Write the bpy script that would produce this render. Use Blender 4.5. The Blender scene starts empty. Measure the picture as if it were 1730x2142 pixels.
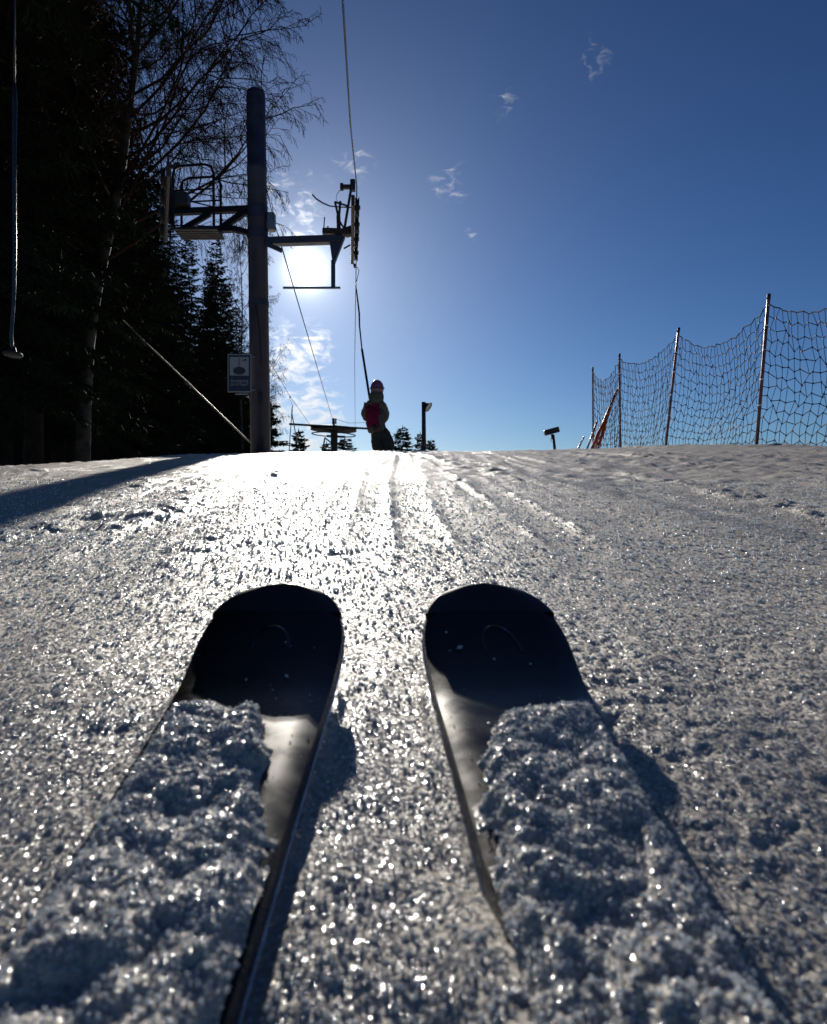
import bpy, math, random
import numpy as np
from mathutils import Vector, Matrix

R = math.radians
scene = bpy.context.scene
C = scene.collection

# ------------------------------------------------------------------ camera
# the photograph's own pixel frame (1730 x 2142) was used to survey directions: PX(px, py, distance) is a place in metres
F, CX, CY = 1500.0, 865.0, 1071.0
def PX(px, py, d):
    return Vector(((px - CX) / F * d, d, (CY - py) / F * d))

cam_d = bpy.data.cameras.new('camera')
cam = bpy.data.objects.new('camera', cam_d); C.objects.link(cam)
cam.location = (0, 0, 0); cam.rotation_euler = (R(90), 0, 0)
cam_d.sensor_fit = 'HORIZONTAL'; cam_d.sensor_width = 36.0
cam_d.lens = 36.0 * F / 1730.0
cam_d.clip_start = 0.02; cam_d.clip_end = 2000
cam_d.dof.use_dof = True; cam_d.dof.focus_distance = 2.2; cam_d.dof.aperture_fstop = 16.0
scene.camera = cam

# ------------------------------------------------------------------ sun, sky, exposure
SUN = PX(640, 565, 1.0).normalized()
SUN_EL = math.asin(SUN.z); SUN_AZ = math.atan2(SUN.x, SUN.y)      # azimuth from +Y, clockwise
sl = bpy.data.lights.new('sun', 'SUN'); sl.energy = 5.0; sl.angle = R(0.53); sl.color = (1.0, 0.93, 0.83)
so = bpy.data.objects.new('sun', sl); C.objects.link(so)
so.rotation_euler = SUN.to_track_quat('Z', 'Y').to_euler()

scene.view_settings.view_transform = 'Standard'
scene.view_settings.look = 'None'
scene.view_settings.exposure = 0.1
scene.view_settings.gamma = 1.0
scene.view_settings.use_curve_mapping = False
scene.cycles.use_denoising = True
scene.cycles.max_bounces = 6
scene.cycles.sample_clamp_indirect = 4.0

world = bpy.data.worlds.new('World'); scene.world = world; world.use_nodes = True
wt = world.node_tree; wt.nodes.clear()
class NT:
    def __init__(s, t): s.t = t
    def n(s, typ, **kw):
        nd = s.t.nodes.new(typ)
        for k, v in kw.items(): setattr(nd, k, v)
        return nd
    def l(s, a, b): s.t.links.new(a, b)
    def _in(s, sock, v):
        if hasattr(v, 'is_linked') or isinstance(v, bpy.types.NodeSocket): s.l(v, sock)
        else: sock.default_value = v
    def m(s, op, a, b=0.0, c=None, clamp=False):
        nd = s.n('ShaderNodeMath', operation=op, use_clamp=clamp)
        s._in(nd.inputs[0], a); s._in(nd.inputs[1], b)
        if c is not None: s._in(nd.inputs[2], c)
        return nd.outputs[0]
    def v(s, op, a, b=(0, 0, 0), scale=None):
        nd = s.n('ShaderNodeVectorMath', operation=op)
        s._in(nd.inputs[0], a); s._in(nd.inputs[1], b)
        if scale is not None: s._in(nd.inputs['Scale'], scale)
        return nd.outputs[1] if op in ('DOT_PRODUCT', 'LENGTH', 'DISTANCE') else nd.outputs[0]
    def ramp(s, val, lo, hi, a=0.0, b=1.0):
        nd = s.n('ShaderNodeMapRange', interpolation_type='SMOOTHSTEP')
        s._in(nd.inputs[0], val); nd.inputs[1].default_value = lo; nd.inputs[2].default_value = hi
        nd.inputs[3].default_value = a; nd.inputs[4].default_value = b
        return nd.outputs[0]

W = NT(wt)
sky = W.n('ShaderNodeTexSky', sky_type='NISHITA')
sky.sun_disc = False; sky.sun_elevation = SUN_EL; sky.sun_rotation = SUN_AZ
sky.altitude = 900; sky.air_density = 1.0; sky.dust_density = 0.4; sky.ozone_density = 5.0
bg = W.n('ShaderNodeBackground'); bg.inputs[1].default_value = 0.1
gam = W.n('ShaderNodeGamma'); gam.inputs[1].default_value = 1.4          # contrast curve on the sky colour: darker, more saturated towards the zenith
W.l(W.v('SCALE', sky.outputs[0], scale=0.0515), gam.inputs[0])
W.l(W.v('SCALE', gam.outputs[0], scale=15.5), bg.inputs[0])
tc = W.n('ShaderNodeTexCoord'); D = W.v('NORMALIZE', tc.outputs['Generated'])
ang = W.m('ARCCOSINE', W.m('MINIMUM', W.v('DOT_PRODUCT', D, tuple(SUN)), 0.9999999))
# bright circumsolar sky with an added glow standing in for lens bloom
def glow(amp, deg): return W.m('MULTIPLY', W.m('EXPONENT', W.m('DIVIDE', ang, -R(deg))), amp)
aur = W.m('ADD', W.m('ADD', glow(14.0, 0.42), glow(0.75, 1.7)), glow(0.20, 6.5))
ab = W.n('ShaderNodeBackground'); ab.inputs[0].default_value = (0.95, 0.99, 0.99, 1); W.l(aur, ab.inputs[1])
# small wisps of cloud
mask = None
for px, py, rad in [(942, 382, 40), (962, 425, 22), (990, 486, 18), (1245, 122, 34), (1060, 216, 26), (714, 322, 26), (752, 342, 34),
                    (640, 400, 46), (580, 395, 40), (625, 455, 70), (655, 722, 36), (605, 770, 75), (640, 850, 60), (680, 870, 40),
                    (580, 870, 60), (560, 930, 80), (640, 925, 55), (1520, 925, 60), (430, 860, 130), (300, 900, 120)]:
    c = PX(px, py, 1.0).normalized()
    dd = W.m('DIVIDE', W.v('DISTANCE', D, tuple(c)), rad / F)
    g = W.m('EXPONENT', W.m('MULTIPLY', W.m('MULTIPLY', dd, dd), -1.0))
    g = W.m('MULTIPLY', g, 1.12 if (px < 700 and py > 600) else 0.46)
    mask = g if mask is None else W.m('MAXIMUM', mask, g)
cn = W.n('ShaderNodeTexNoise'); cn.inputs['Scale'].default_value = 48; cn.inputs['Detail'].default_value = 7
cn.inputs['Roughness'].default_value = 0.52; cn.inputs['Distortion'].default_value = 0.9
st = W.v('MULTIPLY', D, (1.0, 1.0, 1.9)); W.l(st, cn.inputs['Vector'])
cl = W.ramp(W.m('ADD', cn.outputs[0], W.m('MULTIPLY', mask, 0.30)), 0.58, 1.02)
cl = W.m('MULTIPLY', cl, W.ramp(mask, 0.03, 0.45))
cb = W.n('ShaderNodeBackground'); cb.inputs[0].default_value = (1.0, 0.97, 0.94, 1)
W.l(W.m('ADD', 0.42, W.m('MULTIPLY', W.m('EXPONENT', W.m('DIVIDE', ang, -R(9))), 1.6)), cb.inputs[1])
mixc = W.n('ShaderNodeMixShader'); W.l(W.m('MULTIPLY', cl, 0.8), mixc.inputs[0]); W.l(bg.outputs[0], mixc.inputs[1]); W.l(cb.outputs[0], mixc.inputs[2])
addw = W.n('ShaderNodeAddShader'); W.l(mixc.outputs[0], addw.inputs[0]); W.l(ab.outputs[0], addw.inputs[1])
wo = W.n('ShaderNodeOutputWorld'); W.l(addw.outputs[0], wo.inputs[0])

# ------------------------------------------------------------------ materials
MATS = {}
def mat(name, col, rough=0.6, metal=0.0, spec=0.5, var=0.25, scale=8.0, bump=0.0, coat=0.0, col2=None):
    m = bpy.data.materials.new(name); m.use_nodes = True; t = NT(m.node_tree)
    p = m.node_tree.nodes['Principled BSDF']
    g = t.n('ShaderNodeTexCoord'); nz = t.n('ShaderNodeTexNoise'); nz.inputs['Scale'].default_value = scale; nz.inputs['Detail'].default_value = 5
    t.l(g.outputs['Object'], nz.inputs['Vector'])
    mx = t.n('ShaderNodeMix', data_type='RGBA')
    a = tuple(c * (1 - var) for c in col) if col2 is None else col
    b = tuple(min(1, c * (1 + var)) for c in col) if col2 is None else col2
    mx.inputs[6].default_value = (*a, 1); mx.inputs[7].default_value = (*b, 1)
    t.l(t.ramp(nz.outputs[0], 0.3, 0.7), mx.inputs[0]); t.l(mx.outputs[2], p.inputs['Base Color'])
    rr = t.ramp(nz.outputs[0], 0.25, 0.75, max(0.03, rough - 0.08), min(1, rough + 0.08)); t.l(rr, p.inputs['Roughness'])
    p.inputs['Metallic'].default_value = metal; p.inputs['Specular IOR Level'].default_value = spec
    p.inputs['Coat Weight'].default_value = coat; p.inputs['Coat Roughness'].default_value = 0.12
    if bump:
        bp = t.n('ShaderNodeBump'); bp.inputs['Strength'].default_value = bump; bp.inputs['Distance'].default_value = 0.01
        n2 = t.n('ShaderNodeTexNoise'); n2.inputs['Scale'].default_value = scale * 5; t.l(g.outputs['Object'], n2.inputs['Vector'])
        t.l(n2.outputs[0], bp.inputs['Height']); t.l(bp.outputs[0], p.inputs['Normal'])
    MATS[name] = m
    return m

def snow_mat(name, glint=0.11, gscale=700.0, bump=0.65, rough=0.58):
    m = bpy.data.materials.new(name); m.use_nodes = True; t = NT(m.node_tree)
    p = m.node_tree.nodes['Principled BSDF']; out = m.node_tree.nodes['Material Output']
    p.inputs['Base Color'].default_value = (0.52, 0.475, 0.41, 1)
    p.inputs['Roughness'].default_value = rough; p.inputs['IOR'].default_value = 1.31; p.inputs['Specular IOR Level'].default_value = 0.32
    geo = t.n('ShaderNodeNewGeometry'); pos = geo.outputs['Position']
    n1 = t.n('ShaderNodeTexNoise'); n1.inputs['Scale'].default_value = 330; n1.inputs['Detail'].default_value = 4; n1.inputs['Roughness'].default_value = 0.7; t.l(pos, n1.inputs['Vector'])
    n2 = t.n('ShaderNodeTexNoise'); n2.inputs['Scale'].default_value = 34; n2.inputs['Detail'].default_value = 4; t.l(pos, n2.inputs['Vector'])
    n3 = t.n('ShaderNodeTexNoise'); n3.inputs['Scale'].default_value = 13; n3.inputs['Detail'].default_value = 3; t.l(pos, n3.inputs['Vector'])
    hgt = t.m('ADD', t.m('MULTIPLY', n3.outputs[0], 0.0035), t.m('ADD', t.m('MULTIPLY', n1.outputs[0], 0.0016), t.m('MULTIPLY', n2.outputs[0], 0.0022)))
    bp = t.n('ShaderNodeBump'); bp.inputs['Strength'].default_value = bump; bp.inputs['Distance'].default_value = 1.0
    t.l(hgt, bp.inputs['Height'])
    vg = t.n('ShaderNodeTexVoronoi'); vg.inputs['Scale'].default_value = 520; t.l(pos, vg.inputs['Vector'])      # every grain lies a little differently
    t.l(t.v('NORMALIZE', t.v('ADD', bp.outputs[0], t.v('SCALE', t.v('SUBTRACT', vg.outputs['Color'], (0.5, 0.5, 0.5)), scale=1.05))), p.inputs['Normal'])
    # ice-crystal facets: each small cell of the surface has its own tilt
    vo = t.n('ShaderNodeTexVoronoi'); vo.inputs['Scale'].default_value = gscale; t.l(pos, vo.inputs['Vector'])
    jit = t.v('SCALE', t.v('SUBTRACT', vo.outputs['Color'], (0.5, 0.5, 0.5)), scale=1.55)
    nn = t.v('NORMALIZE', t.v('ADD', bp.outputs[0], jit))
    gl = t.n('ShaderNodeBsdfGlossy'); gl.inputs['Roughness'].default_value = 0.14; gl.inputs['Color'].default_value = (0.95, 0.97, 1.0, 1)
    t.l(nn, gl.inputs['Normal'])
    fr = t.n('ShaderNodeFresnel'); fr.inputs['IOR'].default_value = 1.31; t.l(nn, fr.inputs['Normal'])
    fac = t.m('MULTIPLY', t.m('ADD', fr.outputs[0], 0.03), glint * 3.0, clamp=True)
    mx = t.n('ShaderNodeMixShader'); t.l(fac, mx.inputs[0]); t.l(p.outputs[0], mx.inputs[1]); t.l(gl.outputs[0], mx.inputs[2])
    t.l(mx.outputs[0], out.inputs['Surface'])
    MATS[name] = m
    return m

snow_mat('snow')
snow_mat('snow_clump', glint=0.16, gscale=900.0, bump=0.7)
def crystal_mat():
    m = bpy.data.materials.new('ice_crystal'); m.use_nodes = True; t = NT(m.node_tree)
    p = m.node_tree.nodes['Principled BSDF']; out = m.node_tree.nodes['Material Output']
    p.inputs['Base Color'].default_value = (0.82, 0.86, 0.9, 1); p.inputs['Roughness'].default_value = 0.16; p.inputs['IOR'].default_value = 1.31
    tr = t.n('ShaderNodeBsdfTranslucent'); tr.inputs[0].default_value = (0.85, 0.9, 0.95, 1)
    mx = t.n('ShaderNodeMixShader'); mx.inputs[0].default_value = 0.6; t.l(p.outputs[0], mx.inputs[1]); t.l(tr.outputs[0], mx.inputs[2])
    t.l(mx.outputs[0], out.inputs['Surface']); MATS['ice_crystal'] = m
crystal_mat()
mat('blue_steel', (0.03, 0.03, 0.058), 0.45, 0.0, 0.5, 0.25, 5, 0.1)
mat('blue_steel_shaded', (0.009, 0.009, 0.016), 0.6, 0.0, 0.2, 0.25, 5, 0.1)  # tower steel again, darker: shade on the left arm put into the colour
mat('dark_steel', (0.022, 0.022, 0.026), 0.55, 0.2, 0.5, 0.3, 10, 0.1)
mat('galvanised', (0.22, 0.22, 0.22), 0.42, 0.8, 0.5, 0.25, 14, 0.1)
mat('rust_steel', (0.06, 0.04, 0.03), 0.6, 0.3, 0.5, 0.4, 12, 0.2)
mat('black_rubber', (0.015, 0.015, 0.016), 0.6)
mat('cable_steel', (0.08, 0.08, 0.085), 0.35, 0.8)
mat('cable_dark', (0.012, 0.012, 0.012), 0.95, 0, 0.0)  # haul cable again, blackened so the return side shows no sun shine
mat('rope', (0.42, 0.36, 0.20), 0.55, 0, 0.5, 0.3, 60, 0.2)
mat('bar_plastic', (0.012, 0.012, 0.014), 0.22, 0, 0.6, 0.2, 20)
mat('sign_white', (0.32, 0.32, 0.32), 0.4, 0, 0.5, 0.06)
mat('sign_navy', (0.016, 0.016, 0.04), 0.4)
mat('sign_black', (0.02, 0.02, 0.025), 0.4)
mat('ski_top', (0.006, 0.006, 0.007), 0.27, 0, 0.20, 0.3, 40, 0.0)
mat('ski_cap', (0.006, 0.006, 0.008), 0.42, 0, 0.4, 0.2, 40)
mat('ski_logo', (0.003, 0.003, 0.003), 0.2, 0, 0.5, 0.1, 40)
mat('ski_side', (0.02, 0.022, 0.03), 0.3, 0, 0.5, 0.3, 60, 0.15)
mat('ski_base', (0.01, 0.01, 0.01), 0.35)
mat('steel_edge', (0.5, 0.5, 0.52), 0.22, 1.0, 0.5, 0.2, 90, 0.1)
mat('spruce_needle', (0.022, 0.030, 0.016), 0.9, 0, 0.04, 0.35, 1.2)
mat('spruce_bark', (0.035, 0.027, 0.021), 0.9, 0, 0.2, 0.35, 6, 0.5)
mat('birch_bark', (0.085, 0.08, 0.075), 0.8, 0, 0.3, 0.3, 3, 0.3, col2=(0.03, 0.025, 0.022))
mat('birch_twig', (0.04, 0.025, 0.02), 0.9, 0, 0.06, 0.3, 6)
mat('net_cord', (0.055, 0.016, 0.018), 0.6, 0, 0.4, 0.4, 14)
mat('net_orange', (0.52, 0.11, 0.03), 0.6, 0, 0.4, 0.4, 20)
mat('fence_pole', (0.16, 0.05, 0.05), 0.28, 0, 0.6, 0.35, 9)
mat('white_band', (0.75, 0.72, 0.7), 0.3)
mat('wood_pole', (0.07, 0.055, 0.045), 0.85, 0, 0.2, 0.35, 6, 0.4)
mat('lamp_glass', (0.5, 0.52, 0.45), 0.2)
mat('jacket_olive', (0.10, 0.10, 0.08), 0.85, 0, 0.2, 0.25, 24, 0.4)
mat('jacket_magenta', (0.17, 0.009, 0.04), 0.85, 0, 0.2, 0.25, 24, 0.4)
mat('trousers_dark', (0.04, 0.042, 0.037), 0.9, 0, 0.2, 0.3, 24, 0.4)
mat('helmet_pink', (0.25, 0.08, 0.13), 0.14, 0, 0.6, 0.2, 10, coat=0.5)
mat('goggle_strap', (0.05, 0.04, 0.04), 0.8)
mat('skin', (0.5, 0.3, 0.22), 0.6)
mat('boot', (0.12, 0.11, 0.12), 0.35)
mat('glove', (0.03, 0.03, 0.03), 0.8)

# ------------------------------------------------------------------ mesh helpers
class MB:
    def __init__(s): s.v = []; s.f = []
    def add(s, vs, fs):
        o = len(s.v); s.v.extend([tuple(x) for x in vs]); s.f.extend([tuple(i + o for i in f) for f in fs])
    def tube(s, pts, rad, n=8, cap=True):
        pts = [Vector(p) for p in pts]; k = len(pts)
        if not hasattr(rad, '__len__'): rad = [rad] * k
        vs = []; up = None
        for i, p in enumerate(pts):
            t = (pts[min(i + 1, k - 1)] - pts[max(i - 1, 0)]).normalized()
            if up is None:
                up = Vector((0, 0, 1)) if abs(t.z) < 0.9 else Vector((1, 0, 0))
            a = t.cross(up)
            if a.length < 1e-6: a = t.orthogonal()
            a.normalize(); b = a.cross(t).normalized(); up = b
            for j in range(n):
                w = 2 * math.pi * j / n
                vs.append(p + (a * math.cos(w) + b * math.sin(w)) * rad[i])
        fs = []
        for i in range(k - 1):
            for j in range(n):
                fs.append((i * n + j, i * n + (j + 1) % n, (i + 1) * n + (j + 1) % n, (i + 1) * n + j))
        if cap and n > 2:
            fs.append(tuple(range(n))[::-1]); fs.append(tuple((k - 1) * n + j for j in range(n)))
        s.add(vs, fs); return s
    def box(s, c, sx, sy, sz, M=None, bev=0.0):
        c = Vector(c); hx, hy, hz = sx / 2, sy / 2, sz / 2
        M = M or Matrix.Identity(3)
        if bev <= 0:
            vs = [c + M @ Vector((x, y, z)) for x in (-hx, hx) for y in (-hy, hy) for z in (-hz, hz)]
            s.add(vs, [(0, 1, 3, 2), (4, 6, 7, 5), (0, 4, 5, 1), (2, 3, 7, 6), (0, 2, 6, 4), (1, 5, 7, 3)])
        else:
            b = bev; prof = [(-hx + b, -hz), (hx - b, -hz), (hx, -hz + b), (hx, hz - b), (hx - b, hz), (-hx + b, hz), (-hx, hz - b), (-hx, -hz + b)]
            rows = [(-hy, b), (-hy + b, 0), (hy - b, 0), (hy, b)]; vs = []
            for y, ins in rows:
                for x, z in prof:
                    vs.append(c + M @ Vector((x - math.copysign(min(ins, abs(x)), x), y, z - math.copysign(min(ins, abs(z)), z))))
            fs = [(i * 8 + j, i * 8 + (j + 1) % 8, (i + 1) * 8 + (j + 1) % 8, (i + 1) * 8 + j) for i in range(3) for j in range(8)]
            fs += [tuple(range(8))[::-1], tuple(24 + j for j in range(8))]
            s.add(vs, fs)
        return s
    def beam(s, a, b, w, h, bev=0.0):
        a = Vector(a); b = Vector(b); d = b - a; L = d.length; d.normalize()
        up = Vector((0, 0, 1)) if abs(d.z) < 0.95 else Vector((0, 1, 0))
        x = d.cross(up).normalized(); z = x.cross(d).normalized()
        M = Matrix((x, d, z)).transposed()
        return s.box((a + b) / 2, w, L, h, M, bev)
    def lathe(s, prof, n=20, c=(0, 0, 0), M=None):
        c = Vector(c); M = M or Matrix.Identity(3); vs = []; k = len(prof)
        for r, z in prof:
            for j in range(n):
                w = 2 * math.pi * j / n
                vs.append(c + M @ Vector((r * math.cos(w), r * math.sin(w), z)))
        fs = [(i * n + j, i * n + (j + 1) % n, (i + 1) * n + (j + 1) % n, (i + 1) * n + j) for i in range(k - 1) for j in range(n)]
        if prof[0][0] > 1e-6: fs.append(tuple(range(n))[::-1])
        if prof[-1][0] > 1e-6: fs.append(tuple((k - 1) * n + j for j in range(n)))
        s.add(vs, fs); return s
    def mesh(s, name):
        me = bpy.data.meshes.new(name); me.from_pydata(s.v, [], s.f); me.update(); return me
    def build(s, name, material, parent=None, smooth=False, origin=None):
        return link(name, s.mesh(name), material, parent, smooth, origin)

def link(name, me, material, parent=None, smooth=False, origin=None):
    if material and not me.materials: me.materials.append(MATS[material])
    if smooth: me.shade_smooth()
    o = bpy.data.objects.new(name, me); C.objects.link(o)
    if parent is not None:
        o.parent = parent; o.matrix_parent_inverse = Matrix.Translation(-parent.location)   # parts are modelled in world metres
    return o
def tag(o, label, cat=None, group=None, kind=None):
    o['label'] = label
    if cat: o['category'] = cat
    if group: o['group'] = group
    if kind: o['kind'] = kind
    return o
def empty(name, loc, label, cat, group=None):
    o = bpy.data.objects.new(name, None); C.objects.link(o); o.location = loc; o.empty_display_size = 0.2
    return tag(o, label, cat, group)
def np_mesh(name, V, Q):
    me = bpy.data.meshes.new(name); nv = len(V); nq = len(Q); k = Q.shape[1]
    me.vertices.add(nv); me.vertices.foreach_set('co', np.asarray(V, np.float32).ravel())
    me.loops.add(nq * k); me.loops.foreach_set('vertex_index', np.asarray(Q, np.int32).ravel())
    me.polygons.add(nq); me.polygons.foreach_set('loop_start', np.arange(0, nq * k, k, dtype=np.int32))
    me.update(calc_edges=True)
    return me

# ------------------------------------------------------------------ noise
def _h(ix, iy, seed):
    h = (ix.astype(np.int64) * 374761393 + iy.astype(np.int64) * 668265263 + seed * 974634777) & 0xffffffff
    h = ((h ^ (h >> 13)) * 1274126177) & 0xffffffff
    h = ((h ^ (h >> 16)) * 2246822519) & 0xffffffff
    return ((h ^ (h >> 15)) & 0xffffff) / float(0xffffff)
def perlin(x, y, seed=0):
    ix = np.floor(x); iy = np.floor(y); fx = x - ix; fy = y - iy
    u = fx * fx * fx * (fx * (fx * 6 - 15) + 10); v = fy * fy * fy * (fy * (fy * 6 - 15) + 10)
    def g(ax, ay, dx, dy):
        a = _h(ax, ay, seed) * 2 * np.pi
        return np.cos(a) * dx + np.sin(a) * dy
    a = g(ix, iy, fx, fy); b = g(ix + 1, iy, fx - 1, fy); c = g(ix, iy + 1, fx, fy - 1); d = g(ix + 1, iy + 1, fx - 1, fy - 1)
    return (a + (b - a) * u + (c - a) * v + (a - b - c + d) * u * v) * 1.4
def fbm(x, y, seed=0, octv=4, gain=0.5):
    r = 0; a = 1.0
    for i in range(octv):
        r = r + a * perlin(x, y, seed + i * 17); x = x * 2.03 + 7.1; y = y * 2.03 + 3.7; a *= gain
    return r
def domes(x, y, seed=0, p=1.0):
    """rounded lumps: height 0..1"""
    ix = np.floor(x); iy = np.floor(y); best = np.zeros_like(x)
    for dx in (-1, 0, 1):
        for dy in (-1, 0, 1):
            cx = ix + dx; cy = iy + dy
            jx = cx + _h(cx, cy, seed); jy = cy + _h(cx, cy, seed + 5)
            rr = 0.45 + 0.5 * _h(cx, cy, seed + 9)
            d2 = ((x - jx) ** 2 + (y - jy) ** 2) / (rr * rr)
            best = np.maximum(best, np.sqrt(np.clip(1 - d2, 0, 1)) * rr)
    return best ** p
def sstep(a, b, x):
    t = np.clip((x - a) / (b - a), 0, 1); return t * t * (3 - 2 * t)

# ------------------------------------------------------------------ terrain
G0, G1, G2 = -0.21, 0.134, 0.0031
YTOP = G1 / (2 * G2)
def base_h(x, y):
    x = np.asarray(x, float); y = np.asarray(y, float)
    yc = np.clip(y, -60, YTOP)
    z = G0 + G1 * yc - np.where(y > 0, G2 * yc * yc, 0) + np.where(y < -60, 0, 0)
    z = z - np.where(y > 60, (y - 60) ** 1.2 * 0.05, 0)
    z = z - 0.09 * np.log1p(np.exp((-x - 1.9) * 3)) / 3 * sstep(0.5, 6, y)
    z = z + 0.075 * np.exp(-((x - 3.5) / 1.7) ** 2) * sstep(3, 8, y)
    z = z - 0.05 * np.log1p(np.exp((x - 5.0) * 2)) / 2
    return z
def gz(x, y): return float(base_h(np.array([x]), np.array([y]))[0])

# skis (shape functions, needed for the bed they press into the snow)
SKI_X = {'left': -0.115, 'right': 0.0654}
def ski_cx(side, y): return SKI_X[side] - 0.036 * (y - 0.59)
TIP0, TIPY, LIFT = 0.485, 0.645, 0.038
def ski_lift(y): return LIFT * np.clip((y - TIP0) / (TIPY - TIP0), 0, 2) ** 1.8
def ski_top(y): return -0.195 + 0.142 * y + ski_lift(y)
def ski_th(y): return np.interp(y, [-0.95, -0.4, 0.0, 0.4, 0.6, 0.66], [0.008, 0.02, 0.017, 0.0125, 0.008, 0.006])
def ski_hw(y):
    hw = 0.033 + 0.0245 * ((y + 0.25) / 0.82) ** 2
    hw = np.where(y < -0.25, 0.033 + 0.013 * ((y + 0.25) / 0.7) ** 2, hw)
    e = np.clip((y - 0.545) / (TIPY - 0.545), 0, 1)
    return hw * np.clip(1 - e ** 2.7, 0, 1) ** 0.4

TRACKS = [(-1.55, -0.05, 0.05), (-1.05, -0.045, 0.045), (-0.62, -0.06, 0.04), (-0.42, -0.03, 0.04), (-0.2, -0.05, 0.035), (-0.06, -0.02, 0.035), (0.12, -0.045, 0.04), (0.34, -0.06, 0.04),
          (0.62, 0.0, 0.045), (0.85, -0.03, 0.045), (1.25, 0.02, 0.05), (1.7, -0.02, 0.05), (2.3, 0.03, 0.05), (-2.2, -0.02, 0.06)]
def ground_detail(x, y, sp):
    """sp: local grid spacing, so that detail finer than the mesh is left to the material"""
    def fade(size): return sstep(0.0, 1.0, np.clip(1.6 - 1.6 * sp / size, 0, 1))
    u = x + 0.10 * np.sin(y * 0.35 + 0.6) + 0.03 * perlin(x * 0.5, y * 0.4, 3)
    far = sstep(0.8, 2.5, y)
    groove = 0; lip = 0
    for k, (ux, hd, wd) in enumerate(TRACKS):
        dx = np.abs(x - (ux + hd * y + 0.05 * np.sin(y * 0.6 + k * 1.7))) / wd
        br = sstep(-0.25, 0.3, perlin(y * 0.45 + k * 9.3, 0 * y + k * 3.1, 40))
        groove = np.maximum(groove, np.exp(-dx ** 4) * br); lip = np.maximum(lip, np.exp(-((dx - 1.25) / 0.3) ** 2) * br)
    groove = groove * sstep(0.9, 1.4, y); lip = lip * sstep(0.9, 1.4, y)
    z = 0.010 * perlin(u * 3.2, y * 0.16, 11) * (0.3 + 0.7 * far) + (0.0020 + 0.003 * far) * perlin(u * 9.0, y * 0.22, 12) * fade(0.10)
    z += (0.0009 + 0.0022 * far) * perlin(u * 26.0, y * 0.5, 13) * fade(0.03)
    z += 0.018 * perlin(x * 0.9, y * 0.5, 14) * sstep(1.5, 4, y)
    z += (0.0022 + 0.003 * far) * fbm(x * 6, y * 5, 15, 3) * fade(0.12)
    chew = sstep(0.02, 0.45, perlin(u * 1.5 + 3.3, y * 0.35, 16) + 0.5 * perlin(x * 4, y * 2.2, 17))
    z += chew * (0.003 + 0.004 * far) * domes(x * 17, y * 15, 18, 1.4) * fade(0.06)
    soft = 0.35 + 0.65 * sstep(-0.25, 0.3, perlin(u * 4.0, y * 1.3, 42) + 0.4 * perlin(x * 11, y * 9, 43))      # packed smooth against loose granular
    z += soft * (0.25 + chew) * 0.0022 * domes(x * 45, y * 42, 19, 1.3) * fade(0.024)
    z += soft * 0.0010 * perlin(x * 75, y * 70, 20) * fade(0.014)
    z += 0.0009 * domes(x * 380, y * 360, 21, 1.0) * fade(0.0036) + soft * 0.0009 * domes(x * 150, y * 140, 22, 1.2) * fade(0.0075)
    z += 0.014 * far * domes(x * 13, y * 10, 23, 3.0) * fade(0.08) * (0.35 + 0.65 * sstep(-0.2, 0.3, perlin(u * 2.2, y * 0.4, 24)))
    # crumbs thrown up in lines along the tracks
    line = sstep(0.34, 0.60, perlin(u * 5.5, y * 0.30, 30) + 0.35 * perlin(x * 9.0, y * 3.0, 32))
    z += line * (0.010 * domes(x * 24, y * 17, 31, 1.5) * fade(0.06) + 0.004 * domes(x * 60, y * 50, 35, 1.3) * fade(0.02)) * sstep(0.8, 1.3, y)
    z = z * (1 - 0.55 * groove) - 0.0056 * groove + lip * (0.0016 + 0.010 * domes(x * 24, y * 15, 36, 2.2) * sstep(-0.3, 0.4, perlin(x * 2.0, y * 0.9, 41))) * fade(0.06)
    # right-hand shoulder: wind-cut rough snow near the net
    z += 0.05 * sstep(2.6, 4.5, x) * sstep(5, 7, y) * np.maximum(0, fbm(x * 1.6, y * 2.4, 33, 3)) * sstep(16, 11, y)
    z += soft * 0.0014 * sstep(0.9, 0.5, y) * domes(x * 60, y * 55, 34) * fade(0.02)
    return z

def ground_full(x, y, sp):
    z = base_h(x, y) + ground_detail(x, y, sp)
    for s in ('left', 'right'):
        dx = np.abs(x - ski_cx(s, y)); hw = ski_hw(np.clip(y, -0.95, TIPY - 0.001))
        inside = (y > -0.95) & (y < TIPY + 0.02)
        bed = ski_top(y) - ski_th(y) - 0.002
        nat = np.minimum(z, bed)
        bedz = np.where(ski_lift(y) > 0.003, nat, bed)
        w = sstep(0.012, 0.002, dx - hw) * inside
        z = z * (1 - w) + bedz * w
        if s == 'right':       # snow pushed up against the inner side of this ski
            d_in = (ski_cx(s, y) - hw) - x
            bw_ = sstep(0.33, 0.25, y) * sstep(0.035, 0.004, d_in) * (d_in > -0.004) * inside
            z = np.maximum(z, z * (1 - bw_) + (ski_top(y) - 0.0005 + 0.003 * domes(x * 70, y * 60, 44)) * bw_)
    return z

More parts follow.
